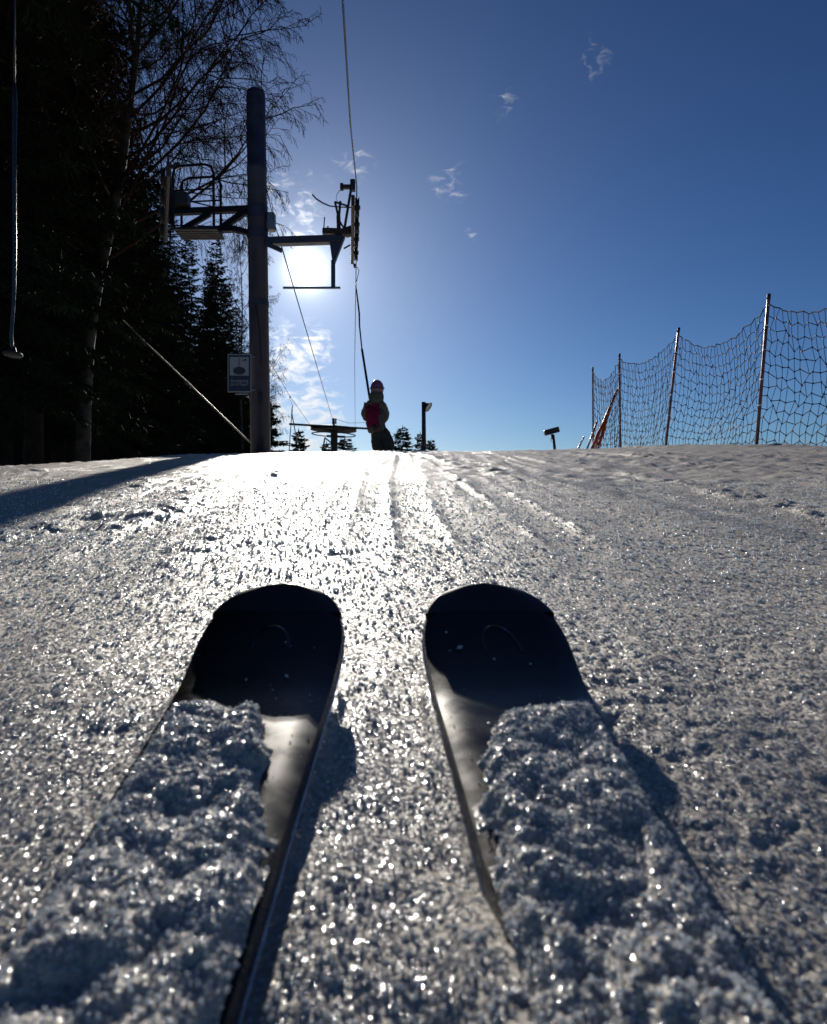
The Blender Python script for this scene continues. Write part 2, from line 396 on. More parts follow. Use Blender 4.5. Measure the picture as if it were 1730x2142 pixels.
NR, NCI = 900, 600
ys_f = 0.17 * (32.0 / 0.17) ** (np.arange(NR) / (NR - 1))
ys_b = -np.concatenate([[60, 40, 25, 15, 9, 5, 3, 2, 1.3, 0.8, 0.5, 0.3, 0.15, 0.05], [-0.05, -0.11, -0.15]])
ys_e = np.array([34, 37, 41, 46, 53, 62, 74, 90, 115, 150, 220, 320, 450, 600.])
ys = np.concatenate([ys_b, ys_f, ys_e])
gk = np.concatenate([[0.0], np.cumsum(0.006 * 1.125 ** np.arange(74))])
gk = gk[1:]; gk[-1] = max(gk[-1], 300.0)
tin = np.linspace(-1, 1, NCI)
wv = 0.66 * np.clip(ys, 0.2, None) + 0.12
X = np.concatenate([-(wv[:, None] + gk[None, ::-1]), tin[None, :] * wv[:, None], wv[:, None] + gk[None, :]], axis=1)
Y = np.repeat(ys[:, None], X.shape[1], axis=1)
sp = np.maximum(np.gradient(X, axis=1), np.gradient(Y, axis=0) * 0.55)
Z = ground_full(X.ravel(), Y.ravel(), sp.ravel()).reshape(X.shape)
nr, nc = X.shape
idx = np.arange(nr * nc).reshape(nr, nc)
Q = np.stack([idx[:-1, :-1], idx[:-1, 1:], idx[1:, 1:], idx[1:, :-1]], -1).reshape(-1, 4)
gm = np_mesh('snow_slope', np.stack([X, Y, Z], -1).reshape(-1, 3), Q)
ground = link('snow_slope', gm, 'snow', smooth=True)
tag(ground, 'granular backlit snow of the ski slope with faint tracks up to the crest', kind='structure')

# ------------------------------------------------------------------ ice crystals (loose grains)
def crystals(name, P, size, rng, parent=None):
    n = len(P)
    oct_v = np.array([[1, 0, 0], [-1, 0, 0], [0, 1, 0], [0, -1, 0], [0, 0, 1], [0, 0, -1]], float)
    oct_f = np.array([[0, 2, 4], [2, 1, 4], [1, 3, 4], [3, 0, 4], [2, 0, 5], [1, 2, 5], [3, 1, 5], [0, 3, 5]])
    q = rng.normal(size=(n, 4)); q /= np.linalg.norm(q, axis=1, keepdims=True); w, x, y, z = q.T
    Rm = np.stack([1 - 2 * (y * y + z * z), 2 * (x * y - z * w), 2 * (x * z + y * w), 2 * (x * y + z * w), 1 - 2 * (x * x + z * z), 2 * (y * z - x * w),
                   2 * (x * z - y * w), 2 * (y * z + x * w), 1 - 2 * (x * x + y * y)], -1).reshape(n, 3, 3)
    sc = size[:, None] * rng.uniform(0.55, 1.2, (n, 3))
    V = np.einsum('nij,nkj->nki', Rm, oct_v[None] * sc[:, None, :]) * rng.uniform(0.8, 1.2, (n, 6, 1)) + P[:, None, :]
    Fc = (oct_f[None] + 6 * np.arange(n)[:, None, None]).reshape(-1, 3)
    me = np_mesh(name, V.reshape(-1, 3), Fc)
    return link(name, me, 'ice_crystal', parent)
rng = np.random.default_rng(4)
nC = 46000
yy = 0.2 * (2.6 / 0.2) ** rng.uniform(0, 1, nC); xx = rng.uniform(-1, 1, nC) * (0.62 * yy + 0.06)
ok = np.ones(nC, bool)
for s in ('left', 'right'):
    ok &= ~((np.abs(xx - ski_cx(s, yy)) < ski_hw(np.clip(yy, -0.95, TIPY)) + 0.004) & (yy < TIPY + 0.03))
xx = xx[ok]; yy = yy[ok]
zz = ground_full(xx, yy, yy * 0.0055)
szs = (0.0005 + 0.0011 * rng.uniform(0, 1, len(xx)) ** 2.5) * np.clip(yy / 0.45, 0.9, 2.6)
gc = crystals('snow_crystals', np.stack([xx, yy, zz + szs * 0.3], -1), szs, rng)
tag(gc, 'loose glittering ice grains scattered over the near snow', 'snow', kind='stuff')

# ------------------------------------------------------------------ skis
def ski(side, label):
    yrows = np.concatenate([np.linspace(-0.95, 0.2, 40), np.linspace(0.22, 0.54, 40), np.linspace(0.545, TIPY, 40) ** 1.0])
    e = np.linspace(0, 1, 46); ytip = 0.548 + (TIPY - 0.548) * (1 - (1 - e) ** 2)
    yrows = np.concatenate([np.linspace(-0.95, 0.2, 40), np.linspace(0.22, 0.545, 44), ytip])
    root = empty('ski', (float(ski_cx(side, 0.0)), 0.0, float(ski_top(0.0) - ski_th(0.0))), label, 'ski', 'the pair of skis in the foreground')
    def sheet(y0, y1, dz, wadd, ncol=13, crown=0.0015, bev=0.004):
        rows = yrows[(yrows >= y0) & (yrows <= y1)]
        V = []; ncs = np.linspace(-1, 1, ncol)
        for y in rows:
            hw = max(0.0008, float(ski_hw(y)) + wadd); cx = ski_cx(side, y); zt = float(ski_top(y)) + dz
            for c in ncs:
                edge = max(0, abs(c) * hw - (hw - bev)) / bev
                V.append((cx + c * hw, y, zt + crown * (1 - c * c) - 0.0022 * edge ** 2))
        n = len(rows); I = np.arange(n * ncol).reshape(n, ncol)
        Qs = np.stack([I[:-1, :-1], I[:-1, 1:], I[1:, 1:], I[1:, :-1]], -1).reshape(-1, 4)
        return V, Qs
    V, Qs = sheet(-0.95, TIPY, 0, 0)
    me = np_mesh('topsheet', np.array(V), Qs); link('topsheet', me, 'ski_top', root, True)
    # sidewalls and base
    for sgn in (-1, 1):
        V = []
        for y in yrows:
            hw = max(0.0008, float(ski_hw(y))); cx = ski_cx(side, y); zt = float(ski_top(y)) - 0.0022; th = float(ski_th(y))
            V += [(cx + sgn * hw, y, zt), (cx + sgn * (hw + 0.0012), y, zt - 0.35 * (th - 0.0022)), (cx + sgn * (hw + 0.0016), y, zt - th + 0.0040)]
        I = np.arange(len(yrows) * 3).reshape(-1, 3)
        Qs = np.stack([I[:-1, :-1], I[:-1, 1:], I[1:, 1:], I[1:, :-1]], -1).reshape(-1, 4)
        link('sidewall', np_mesh('sidewall', np.array(V), Qs), 'ski_side', root, True)
        V = []
        for y in yrows:
            hw = max(0.0008, float(ski_hw(y))); cx = ski_cx(side, y); zb = float(ski_top(y)) - float(ski_th(y))
            a = cx + sgn * (hw + 0.0022); b = cx + sgn * (hw - 0.0008)
            V += [(b, y, zb + 0.0022), (a, y, zb + 0.0022), (a, y, zb), (b, y, zb)]
        I = np.arange(len(yrows) * 4).reshape(-1, 4); J = np.roll(I, -1, axis=1)
        Qs = np.stack([I[:-1], J[:-1], J[1:], I[1:]], -1).reshape(-1, 4)
        link('steel_edge', np_mesh('steel_edge', np.array(V), Qs), 'steel_edge', root)
    V = []
    for y in yrows:
        hw = max(0.0008, float(ski_hw(y))); cx = ski_cx(side, y); zb = float(ski_top(y)) - float(ski_th(y)) + 0.0006
        V += [(cx - hw, y, zb), (cx + hw, y, zb)]
    I = np.arange(len(yrows) * 2).reshape(-1, 2)
    link('base', np_mesh('base', np.array(V), np.stack([I[:-1, 0], I[1:, 0], I[1:, 1], I[:-1, 1]], -1)), 'ski_base', root)
    # protective cap round the nose: wraps top, rim and underside, a little wider than the ski
    V = []; rows = yrows[yrows >= 0.607]
    for y in rows:
        hw = max(0.0008, float(ski_hw(y))) + 0.0022; cx = ski_cx(side, y); zt = float(ski_top(y)) + 0.0003; th = float(ski_th(y)) + 0.0015
        prof = [(-1, -th), (-1.0, -0.0009), (-0.97, -0.0004), (-0.6, 0.0009), (0, 0.0014), (0.6, 0.0009), (0.97, -0.0004), (1.0, -0.0009), (1, -th)]
        V += [(cx + a * hw, y + (0.0015 if y > TIPY - 1e-6 else 0), zt + b) for a, b in prof]
    k = 9; n = len(rows); I = np.arange(n * k).reshape(n, k); J = np.roll(I, -1, axis=1)
    Qs = np.stack([I[:-1], J[:-1], J[1:], I[1:]], -1).reshape(-1, 4)
    link('tip_cap', np_mesh('tip_cap', np.array(V), Qs), 'ski_cap', root, True)
    # arch emblem on the shovel
    mb = MB(); pts = []
    for i in range(15):
        w = math.pi * i / 14
        lx = 0.014 * math.cos(w) + 0.003 * (1 - math.sin(w)); ly = 0.560 + (0.026 if side == 'right' else 0.020) * math.sin(w) ** 0.8 + (0.002 if side == 'right' else 0.008)
        ly -= 0.012 * (1 - math.sin(w))
        pts.append((float(ski_cx(side, ly)) + lx, ly, float(ski_top(ly)) + 0.0014))
    for i in range(14):
        mb.beam(pts[i], pts[i + 1], 0.0032 if 3 < i < 10 else 0.0022, 0.0008)
    mb.build('emblem', 'ski_logo', root)
    return root
ski('left', 'black ski on the left with a bare glossy strip beside its loose snow')
ski('right', 'black ski on the right with a plain dark arch emblem on its tip')

# loose snow on the skis
def ski_snow(side, label):
    ny, nx = 520, 190
    yv = np.linspace(-0.12, 0.505, ny); sv = np.linspace(-1.0, 1.0, nx)
    Yg, Sg = np.meshgrid(yv, sv, indexing='ij')
    hw = ski_hw(Yg); Xg = ski_cx(side, Yg) + Sg * (hw - 0.001)
    sd = 50 if side == 'left' else 80
    wob = 0.5 * perlin(Yg * 30, Xg * 30, sd) + 0.3 * perlin(Yg * 90, Xg * 90, sd + 1)
    if side == 'left':
        front = 0.482 - 0.05 * sstep(0.1, 0.6, Sg) + 0.02 * wob
        cover = sstep(0.0, 0.03, front - Yg)
        lim = np.interp(yv, [-0.12, 0.12, 0.22, 0.28, 0.34, 0.40, 0.46, 0.5], [1.25, 1.25, 1.2, 1.1, 0.92, 0.62, 0.45, 0.45])[:, None] + 0.30 * wob
        cover = cover * sstep(0.0, 0.36, lim - Sg)
        cover = cover * sstep(-0.97, -0.84, Sg + 0.05 * wob)
    else:
        front = 0.470 + 0.02 * Sg + 0.022 * wob
        cover = sstep(0.0, 0.03, front - Yg)
        lim = np.interp(yv, [-0.12, 0.16, 0.24, 0.30, 0.36, 0.42, 0.48], [-1.3, -1.3, -1.2, -1.05, -0.92, -0.72, -0.45])[:, None] + 0.32 * wob
        cover = cover * sstep(0.0, 0.40, Sg - lim)
        cover = cover * sstep(0.97, 0.84, Sg + 0.05 * wob)
    patch = 0.35 + 0.95 * sstep(-0.35, 0.45, perlin(Xg * 9, Yg * 8, sd + 12))
    big = patch * np.clip(0.55 * domes(Xg * 15, Yg * 13, sd + 13, 1.1) + 0.55 * domes(Xg * 30 + wob * 0.5, Yg * 27 + wob * 0.5, sd + 2, 1.2) + 0.28 * fbm(Xg * 60, Yg * 55, sd + 11, 4, 0.6), 0, 1.2)
    med = domes(Xg * 55 + wob * 0.5, Yg * 50, sd + 3, 1.0)
    sml = domes(Xg * 150, Yg * 140, sd + 4, 1.0)
    fin = domes(Xg * 380, Yg * 370, sd + 5, 1.0)
    amp = np.interp(yv, [-0.1, 0.2, 0.35, 0.48], [0.013, 0.0125, 0.0105, 0.0065])[:, None]
    edge = sstep(1.02, 0.62, np.abs(Sg)) * 0.95 + 0.05
    h = cover ** 0.7 * (0.002 + amp * (big * 0.75 + 0.25 * med) * edge + 0.0022 * med + 0.0014 * sml + 0.0010 * fin)
    thin = (1 - cover) * -0.0012
    h = h + thin - 0.0012 * (1 - cover)
    Zg = ski_top(Yg) + 0.0005 + h
    I = np.arange(ny * nx).reshape(ny, nx)
    Qs = np.stack([I[:-1, :-1], I[:-1, 1:], I[1:, 1:], I[1:, :-1]], -1).reshape(-1, 4)
    o = link('loose_snow', np_mesh('loose_snow', np.stack([Xg, Yg, Zg], -1).reshape(-1, 3), Qs), 'snow_clump', smooth=True)
    tag(o, label, 'snow', kind='stuff')
    r2 = np.random.default_rng(sd)
    n = 34000
    # more rows near than far, so that the grains cover evenly in view
    iy = (r2.uniform(0.18, 1, n) * (ny - 1)).astype(int); ix = (r2.uniform(0, 1, n) * (nx - 1)).astype(int)
    keep = (cover[iy, ix] > 0.25) | (r2.uniform(0, 1, n) < 0.006 + 0.05 * (Yg[iy, ix] < 0.33))
    iy = iy[keep]; ix = ix[keep]
    P = np.stack([Xg[iy, ix], Yg[iy, ix], np.maximum(Zg[iy, ix], ski_top(Yg[iy, ix]) + 0.001)], -1) + r2.normal(0, 0.0006, (len(iy), 3))
    sz = 0.0003 + 0.0011 * r2.uniform(0, 1, len(iy)) ** 4
    # a few single crystals on the bare tip
    tipn = 6
    ty = r2.uniform(0.49, 0.58, tipn); tx = ski_cx(side, ty) + r2.uniform(-0.04, 0.04, tipn)
    P = np.concatenate([P, np.stack([tx, ty, ski_top(ty) + 0.0022], -1)]); sz = np.concatenate([sz, 0.0005 + 0.0022 * r2.uniform(0, 1, tipn) ** 3])
    crystals('snow_crystals', P, sz, r2, o)
ski_snow('left', 'clumpy loose snow lying on the ski on the left')
ski_snow('right', 'clumpy loose snow lying on the ski on the right')

# ------------------------------------------------------------------ lift tower
TD = 11.0
def T(px, py, d=TD): return PX(px, py, d)
tb = T(546, 950); tb.z = gz(tb.x, tb.y)
tower = empty('lift_tower', tb, 'blue steel drag lift tower with cross arms against the sun', 'lift tower')
top = T(535, 190); 
mb = MB(); lo = Vector((tb.x, tb.y, tb.z - 0.3))
def along(t): return lo.lerp(top, t)
mb.tube([lo, along(0.79), along(0.792), along(0.80), along(0.802), along(0.985), along(0.996), top], [0.154, 0.146, 0.152, 0.152, 0.146, 0.144, 0.136, 0.11], 32)
mb.build('pole', 'blue_steel', tower, True)
mb = MB(); mb.tube([along(0.44), along(0.455)], 0.156, 28); mb.build('clamp_ring', 'blue_steel', tower)
mb = MB(); mb.tube([along(0.615), along(0.64)], 0.158, 28); mb.build('clamp_ring', 'blue_steel', tower)
mb = MB(); mb.tube([along(0.668), along(0.70)], 0.158, 28); mb.build('clamp_ring', 'blue_steel', tower)
# right arm
mb = MB(); mb.beam(T(556, 506), T(716, 501), 0.16, 0.11, 0.012); mb.build('cross_arm', 'blue_steel', tower)
mb = MB(); mb.beam(T(556, 508) + Vector((0, -.07, -.03)), T(592, 528) + Vector((0, -.07, 0)), 0.05, 0.06); mb.build('brace', 'blue_steel', tower)
# gusset plate under the arm end
mb = MB(); a, b, c_ = T(690, 508), T(722, 495), T(697, 560)
off = Vector((0, 0.05, 0)); vs = [a - off, b - off, c_ - off, a + off, b + off, c_ + off]
mb.add(vs, [(0, 1, 2), (5, 4, 3), (0, 3, 4, 1), (1, 4, 5, 2), (2, 5, 3, 0)]); mb.build('gusset', 'blue_steel', tower)
mb = MB(); mb.beam(T(697, 545), T(697, 602), 0.06, 0.06); mb.build('platform_hanger', 'blue_steel', tower)
pf = MB()
pf.beam(T(592, 602), T(712, 602), 0.03, 0.03)
pf.build('foot_bar', 'galvanised', tower)
mb = MB(); mb.beam(T(675, 485), T(732, 487), 0.14, 0.09, 0.01); mb.build('sheave_arm', 'rust_steel', tower)
mb = MB(); mb.tube([T(677, 484), T(679, 454)], 0.009, 6); mb.build('pin', 'dark_steel', tower)
mb = MB(); mb.tube([T(686, 480), T(686, 473)], 0.012, 6); mb.build('pin', 'dark_steel', tower)
mb = MB(); mb.beam(T(709, 486), T(708, 452), 0.06, 0.06); mb.beam(T(708, 455), T(701, 423), 0.035, 0.04); mb.beam(T(709, 455), T(712, 421), 0.035, 0.03)
mb.beam(T(708, 458), T(722, 482), 0.02, 0.025); mb.build('bracket', 'rust_steel', tower)
mb = MB(); mb.beam(T(720, 482), T(735, 392), 0.035, 0.04); mb.build('strut', 'rust_steel', tower)
mb = MB(); mb.beam(T(700, 422), T(728, 431), 0.02, 0.025); mb.build('strut', 'dark_steel', tower)
mb = MB(); mb.tube([T(653, 407), T(662, 416), T(674, 424), T(690, 431), T(712, 433), T(738, 434)], [0.012, 0.012, 0.012, 0.011, 0.01, 0.01], 8); mb.build('cable_catcher', 'dark_steel', tower, True)
mb = MB(); mb.box(T(738, 388), 0.075, 0.10, 0.165, None, 0.008); mb.build('limit_switch', 'dark_steel', tower)
mb = MB(); mb.beam(T(733, 391), T(716, 391), 0.06, 0.055); mb.box(T(715, 391), 0.05, 0.07, 0.10, None, 0.006); mb.build('switch_arm', 'rust_steel', tower)
mb = MB(); mb.tube([T(712, 397), T(706, 404), T(703, 412), T(705, 420), T(708, 428)], 0.004, 6); mb.build('wire', 'black_rubber', tower)
# sheave train, uphill side: a long beam along the cable with rollers
def train(p0, p1, sgn, nwheel):
    d = (p1 - p0).normalized()
    mb = MB(); mb.beam(p0, p1, 0.05, 0.15, 0.01); tr = mb.build('sheave_beam', 'rust_steel', tower)
    x = d.cross(Vector((0, 0, 1))).normalized()
    M = Matrix((d, d.cross(x), x)).transposed()
    for k in range(nwheel):
        c = p0.lerp(p1, (k + 0.5) / nwheel) + Vector((0, 0, 0.02)) + x * 0.06 * sgn
        w = MB(); w.lathe([(0.02, -0.03), (0.125, -0.03), (0.14, -0.022), (0.112, -0.008), (0.112, 0.008), (0.14, 0.022), (0.125, 0.03), (0.02, 0.03)], 24, c, M)
        wh = w.build('sheave', 'dark_steel', tower, True)
        h = MB(); h.lathe([(0.03, -0.045), (0.03, 0.045)], 10, c, M); h.build('hub', 'galvanised', wh)
ra, rb = PX(738.5, 418, 9.9), PX(737, 544, 12.2)
train(ra, rb, 1, 4)
mb = MB(); mb.tube([PX(741, 437, 10.4), PX(747, 441, 10.4), PX(749, 470, 10.8), PX(750, 486, 11.0), PX(748, 505, 11.4), PX(746, 529, 11.9), PX(742, 512, 11.8)], 0.014, 8); mb.build('cable_guard', 'dark_steel', tower, True)
mb = MB(); mb.beam(PX(733, 512, 11.6), PX(719, 520, 11.6), 0.02, 0.02); mb.build('pin', 'dark_steel', tower)
mb = MB(); mb.beam(T(722, 487), PX(738, 482, 11.0), 0.12, 0.12); mb.build('pivot', 'rust_steel', tower)
# left arm with work platform
mb = MB(); mb.beam(T(530, 437), T(352, 444), 0.12, 0.085, 0.01); mb.build('cross_arm', 'blue_steel_shaded', tower)
mb = MB(); mb.beam(T(528, 489), T(484, 478), 0.10, 0.075); mb.beam(T(486, 479), T(372, 483), 0.10, 0.085); mb.build('cross_arm', 'blue_steel_shaded', tower)
mb = MB(); mb.beam(T(520, 438), T(462, 478), 0.07, 0.09); mb.build('brace', 'blue_steel_shaded', tower)
mb = MB(); mb.beam(T(440, 446), T(385, 478), 0.06, 0.08); mb.build('brace', 'blue_steel_shaded', tower)
def rail(dy):
    o = Vector((0, dy, 0)); m_ = MB()
    arc = [T(371, 486), T(371, 380), T(374, 366), T(386, 360), T(436, 357), T(449, 361), T(454, 374), T(455, 486)]
    m_.tube([p + o for p in arc], 0.021, 8); return m_.build('railing', 'blue_steel_shaded', tower, True)
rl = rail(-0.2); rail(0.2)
mb = MB(); mb.tube([T(371, 411) + Vector((0, -.2, 0)), T(455, 407) + Vector((0, -.2, 0))], 0.014, 8); mb.build('mid_rail', 'blue_steel_shaded', tower)
mb = MB(); mb.tube([T(371, 411) + Vector((0, .2, 0)), T(455, 407) + Vector((0, .2, 0))], 0.014, 8); mb.build('mid_rail', 'blue_steel_shaded', tower)
mb = MB(); mb.tube([T(400, 409) + Vector((0, -.2, 0)), T(400, 388) + Vector((0, -.2, 0))], 0.009, 6); mb.build('mid_rail', 'blue_steel_shaded', tower)
pf = MB()
for k in range(5): pf.beam(T(372, 489) + Vector((0, -0.18 + 0.09 * k, 0)), T(462, 489) + Vector((0, -0.18 + 0.09 * k, 0)), 0.06, 0.03)
for k in range(12): pf.beam(T(376 + 7.4 * k, 486) + Vector((0, -.2, 0)), T(376 + 7.4 * k, 486) + Vector((0, .22, 0)), .012, .02)
pf.build('work_platform', 'dark_steel', tower)
mb = MB(); mb.box(T(385, 425) + Vector((0, -0.1, 0)), 0.22, 0.2, 0.2, None, 0.02); mb.build('junction_box', 'dark_steel', tower)
la, lb = PX(352, 356, 9.2), PX(346, 498, 11.6)
train(la, lb, -1, 4)
mb = MB(); mb.beam(T(352, 350), T(360, 470), 0.06, 0.06); mb.build('strut', 'blue_steel_shaded', tower)
mb = MB(); mb.box(T(372, 347), 0.09, 0.12, 0.08, None, 0.02); mb.beam(T(352, 350), T(372, 347), .04, .05); mb.beam(T(352, 352), T(352, 330), .03, .03); mb.build('limit_switch', 'dark_steel', tower)
mb = MB(); mb.box(T(568, 466) + Vector((0, -.02, 0)), 0.12, 0.14, 0.27, None, 0.015); mb.build('junction_box', 'galvanised', tower)
mb = MB(); mb.tube([T(558, 396), T(568, 440), T(575, 470), T(584, 500)], 0.007, 6); mb.build('wire', 'black_rubber', tower)
mb = MB(); mb.tube([T(538, 640) + Vector((0, -.17, 0)), T(549, 700) + Vector((0, -.17, 0)), T(552, 770) + Vector((0, -.17, 0))], 0.008, 6); mb.build('wire', 'black_rubber', tower)
mb = MB(); mb.box(T(549, 838) + Vector((0, -.165, 0)), 0.07, 0.03, 0.16, None, 0.008); mb.build('key_box', 'dark_steel', tower)

# sign
sb = T(501, 822); sb.y -= 0.16
sign = empty('lift_sign', sb, 'navy exit sign with white lift disc pictogram on the blue tower', 'sign')
SD = TD - 0.19
def S(px, py, dy=0.0):
    p = PX(px, py, SD); p.y += dy; return p
mb = MB(); mb.box(S(501, 780.5), 0.355, 0.012, 0.575, None, 0.003); mb.build('panel', 'sign_white', sign)
mb = MB(); mb.box(S(501.2, 780.8, -0.0085), 0.328, 0.004, 0.545); mb.build('navy_field', 'sign_navy', sign)
mb = MB(); mb.box(S(501, 766.5, -0.0125), 0.285, 0.004, 0.278); pic = mb.build('white_field', 'sign_white', sign)
mb = MB(); 
disc = [S(501 + 13 * math.cos(a), 776 + 8.4 * math.sin(a), -0.0152) for a in [2 * math.pi * i / 28 for i in range(28)]]
d2_ = [p + Vector((0, -0.003, 0)) for p in disc]
mb.add(disc + d2_, [tuple(range(28, 56))] + [(i, (i + 1) % 28, 28 + (i + 1) % 28, 28 + i) for i in range(28)])
mb.beam(S(500.6, 769, -0.0165), S(500.6, 750, -0.0165), 0.011, 0.003); mb.build('pictogram', 'sign_black', pic)
mb = MB()
mb.beam(S(508.8, 757.5, -0.0165), S(508.8, 753.4, -0.0165), 0.010, 0.003); mb.beam(S(508.2, 753.6, -0.0167), S(514, 753.6, -0.0167), 0.003, 0.010)
ar = [S(513, 750, -0.0165), S(517.2, 753.6, -0.0165), S(513, 757.2, -0.0165)]; mb.add([p for p in ar] + [p + Vector((0, -.002, 0)) for p in ar], [(3, 4, 5), (0, 1, 4, 3), (1, 2, 5, 4), (2, 0, 3, 5)])
mb.build('arrow', 'sign_black', pic)
def text(name, s, loc, width, m_, parent):
    cu = bpy.data.curves.new('t', 'FONT'); cu.body = s; cu.size = 1.0; cu.extrude = 0.02; cu.align_x = 'LEFT'
    to = bpy.data.objects.new('t', cu); C.objects.link(to); bpy.context.view_layer.update()
    me = bpy.data.meshes.new_from_object(to.evaluated_get(bpy.context.evaluated_depsgraph_get())); bpy.data.objects.remove(to)
    n = len(me.vertices); co = np.zeros(n * 3); me.vertices.foreach_get('co', co); co = co.reshape(-1, 3)
    sc = width / (co[:, 0].max() - co[:, 0].min()); co -= [co[:, 0].min(), 0, 0]
    w = np.stack([loc[0] + co[:, 0] * sc, loc[1] - co[:, 2] * sc * 0.3 - 0.001, loc[2] + co[:, 1] * sc], -1)
    me.vertices.foreach_set('co', w.ravel()); me.update()
    return link(name, me, m_, parent)
text('lettering', 'Avstigning', S(482.5, 799.5, -0.0105), 0.27, 'sign_white', sign)
text('lettering', 'Gå åt höger', S(482.5, 806.5, -0.0105), 0.265, 'sign_white', sign)
mb = MB(); mb.beam(S(492, 824), S(520, 824), 0.01, 0.02); mb.build('lower_rail', 'galvanised', sign)
for py in (745, 815):
    mb = MB(); mb.beam(S(516, py, 0.02), S(535, py, 0.06), 0.02, 0.02); mb.build('bracket', 'galvanised', sign)

# ------------------------------------------------------------------ cables and ropes
BD = 38.0
def cable(name, pts, r, m_, label, n=6, cat='cable'):
    # even sampling
    mb = MB(); mb.tube([Vector(p) for p in pts], r, n); o = mb.build(name, m_, None, True); return tag(o, label, cat)
up = Vector((0, 0, 0.135))
cable('haul_cable', [PX(700, -330, 4.1), PX(717, 0, 5.56), PX(733, 260, 7.75), ra + Vector((0.06, -.1, .14)), rb + Vector((.06, .1, .14)), PX(742, 760, 21), PX(743, 893, BD)], 0.0085, 'cable_steel', 'steel haul cable running from the top edge over the rollers above the skier')
cable('haul_cable', [PX(-60, -260, 4.6), PX(93, -20, 5.5), la + Vector((-.06, -.1, .14)), lb + Vector((-.06, .1, .14)), PX(483, 615, 14.6), PX(607, 830, 26), PX(652, 893, BD)], 0.0085, 'cable_dark', 'return cable running from the left rollers behind the tower down to the big wheel')
cable('guy_wire', [PX(582, 492, 11.05), PX(697, 882, BD)], 0.011, 'cable_steel', 'thin wire slanting from the sunlit arm down to the wheel mast top', cat='wire')
rp = [PX(258, 670, 15), PX(300, 712, 14.2), PX(355, 764, 13.2), PX(430, 836, 12.2), PX(516, 919, 11.05), PX(530, 931, 11.0)]
cable('guy_rope', rp, 0.013, 'rope', 'pale rope slanting down from the dark forest to the tower foot', 8, 'rope')

# ------------------------------------------------------------------ tow bars
def tow_bar(pts, rads, disc_c, disc_n, disc_r, label, wire=None):
    o = empty('tow_bar', disc_c, label, 'tow bar', 'button tow bars of the lift')
    k = len(pts)
    mb = MB(); mb.tube(pts, rads, 10); mb.build('rod', 'bar_plastic', o, True)
    if wire:
        mb = MB(); mb.tube(wire, 0.006, 6); mb.build('suspension_cord', 'cable_steel', o, True)
        g = MB(); g.beam(wire[0] + Vector((0, -.06, 0)), wire[0] + Vector((0, .06, 0)), 0.04, 0.05, 0.006); g.build('cable_grip', 'dark_steel', o)
    if disc_r:
        z = Vector(disc_n).normalized(); x = z.orthogonal().normalized(); M = Matrix((x, z.cross(x), z)).transposed()
        d = MB(); d.lathe([(0.01, -0.014), (disc_r * 0.9, -0.012), (disc_r, 0.0), (disc_r * 0.9, 0.010), (disc_r * 0.4, 0.016), (0.02, 0.03), (0.012, 0.05)], 24, disc_c, M)
        d.build('seat_disc', 'black_rubber', o, True)
    return o
# with the skier
w = [PX(742, 556, 12.75), PX(748, 560, 12.7), PX(751, 567, 12.65), PX(748, 580, 12.6), PX(745, 592, 12.5), PX(745.5, 606, 12.4)]
pts = [PX(745.5, 604, 12.4), PX(748.5, 630, 12.25), PX(751.5, 655, 12.1), PX(752, 681, 11.95), PX(757, 729, 11.7), PX(757.3, 731, 11.69), PX(770, 812, 11.28), PX(776, 850, 11.22), PX(785, 885, 11.15), PX(787, 899, 11.0)]
tow_bar(pts, [0.010, 0.014, 0.015, 0.013, 0.011, 0.019, 0.020, 0.019, 0.017, 0.012], PX(784, 893, 10.82), (0, -1, -0.3), 0.045, 'black tow bar pulling the skier, hooked on the cable above', w)
# hanging empty, close on the left
hc = PX(30, -100, 5.05)
w = [hc, PX(31, 40, 5.05), PX(30.5, 175, 5.05)]
pts = [PX(30.5, 172, 5.05), PX(31, 215, 5.05), PX(30, 330, 5.05), PX(31, 520, 5.05), PX(30, 600, 5.05), PX(27, 655, 5.05), PX(23.5, 700, 5.05), PX(25, 722, 5.05), PX(30, 736, 5.05)]
tow_bar(pts, [0.008, 0.017, 0.013, 0.012, 0.012, 0.012, 0.012, 0.011, 0.010], PX(27, 741, 5.05), (0.05, 0.1, 1), 0.065, 'empty tow bar hanging in front of the dark forest at far left', w)
# far, on the return cable
w = [PX(607, 830.5, 26), PX(605, 833, 26), PX(609, 840, 26), PX(612, 848, 26)]
b0 = PX(612, 848, 26); e0 = PX(604, 955, 26)
tow_bar([b0, PX(611, 856, 26), PX(610.5, 868, 26), PX(610, 872, 26), PX(607, 910, 26), e0, PX(603, 990, 26)], [0.01, 0.02, 0.024, 0.014, 0.016, 0.016, 0.012], PX(603, 992, 26), (0, 0, 1), 0.09, 'small far tow bar hanging between tower and big wheel', w)
cable('guy_wire', [PX(611, 868, 27), PX(618, 905, 32), PX(622, 925, 36)], 0.022, 'cable_steel', 'short stay slanting down to the small fir left of the wheel', cat='wire')

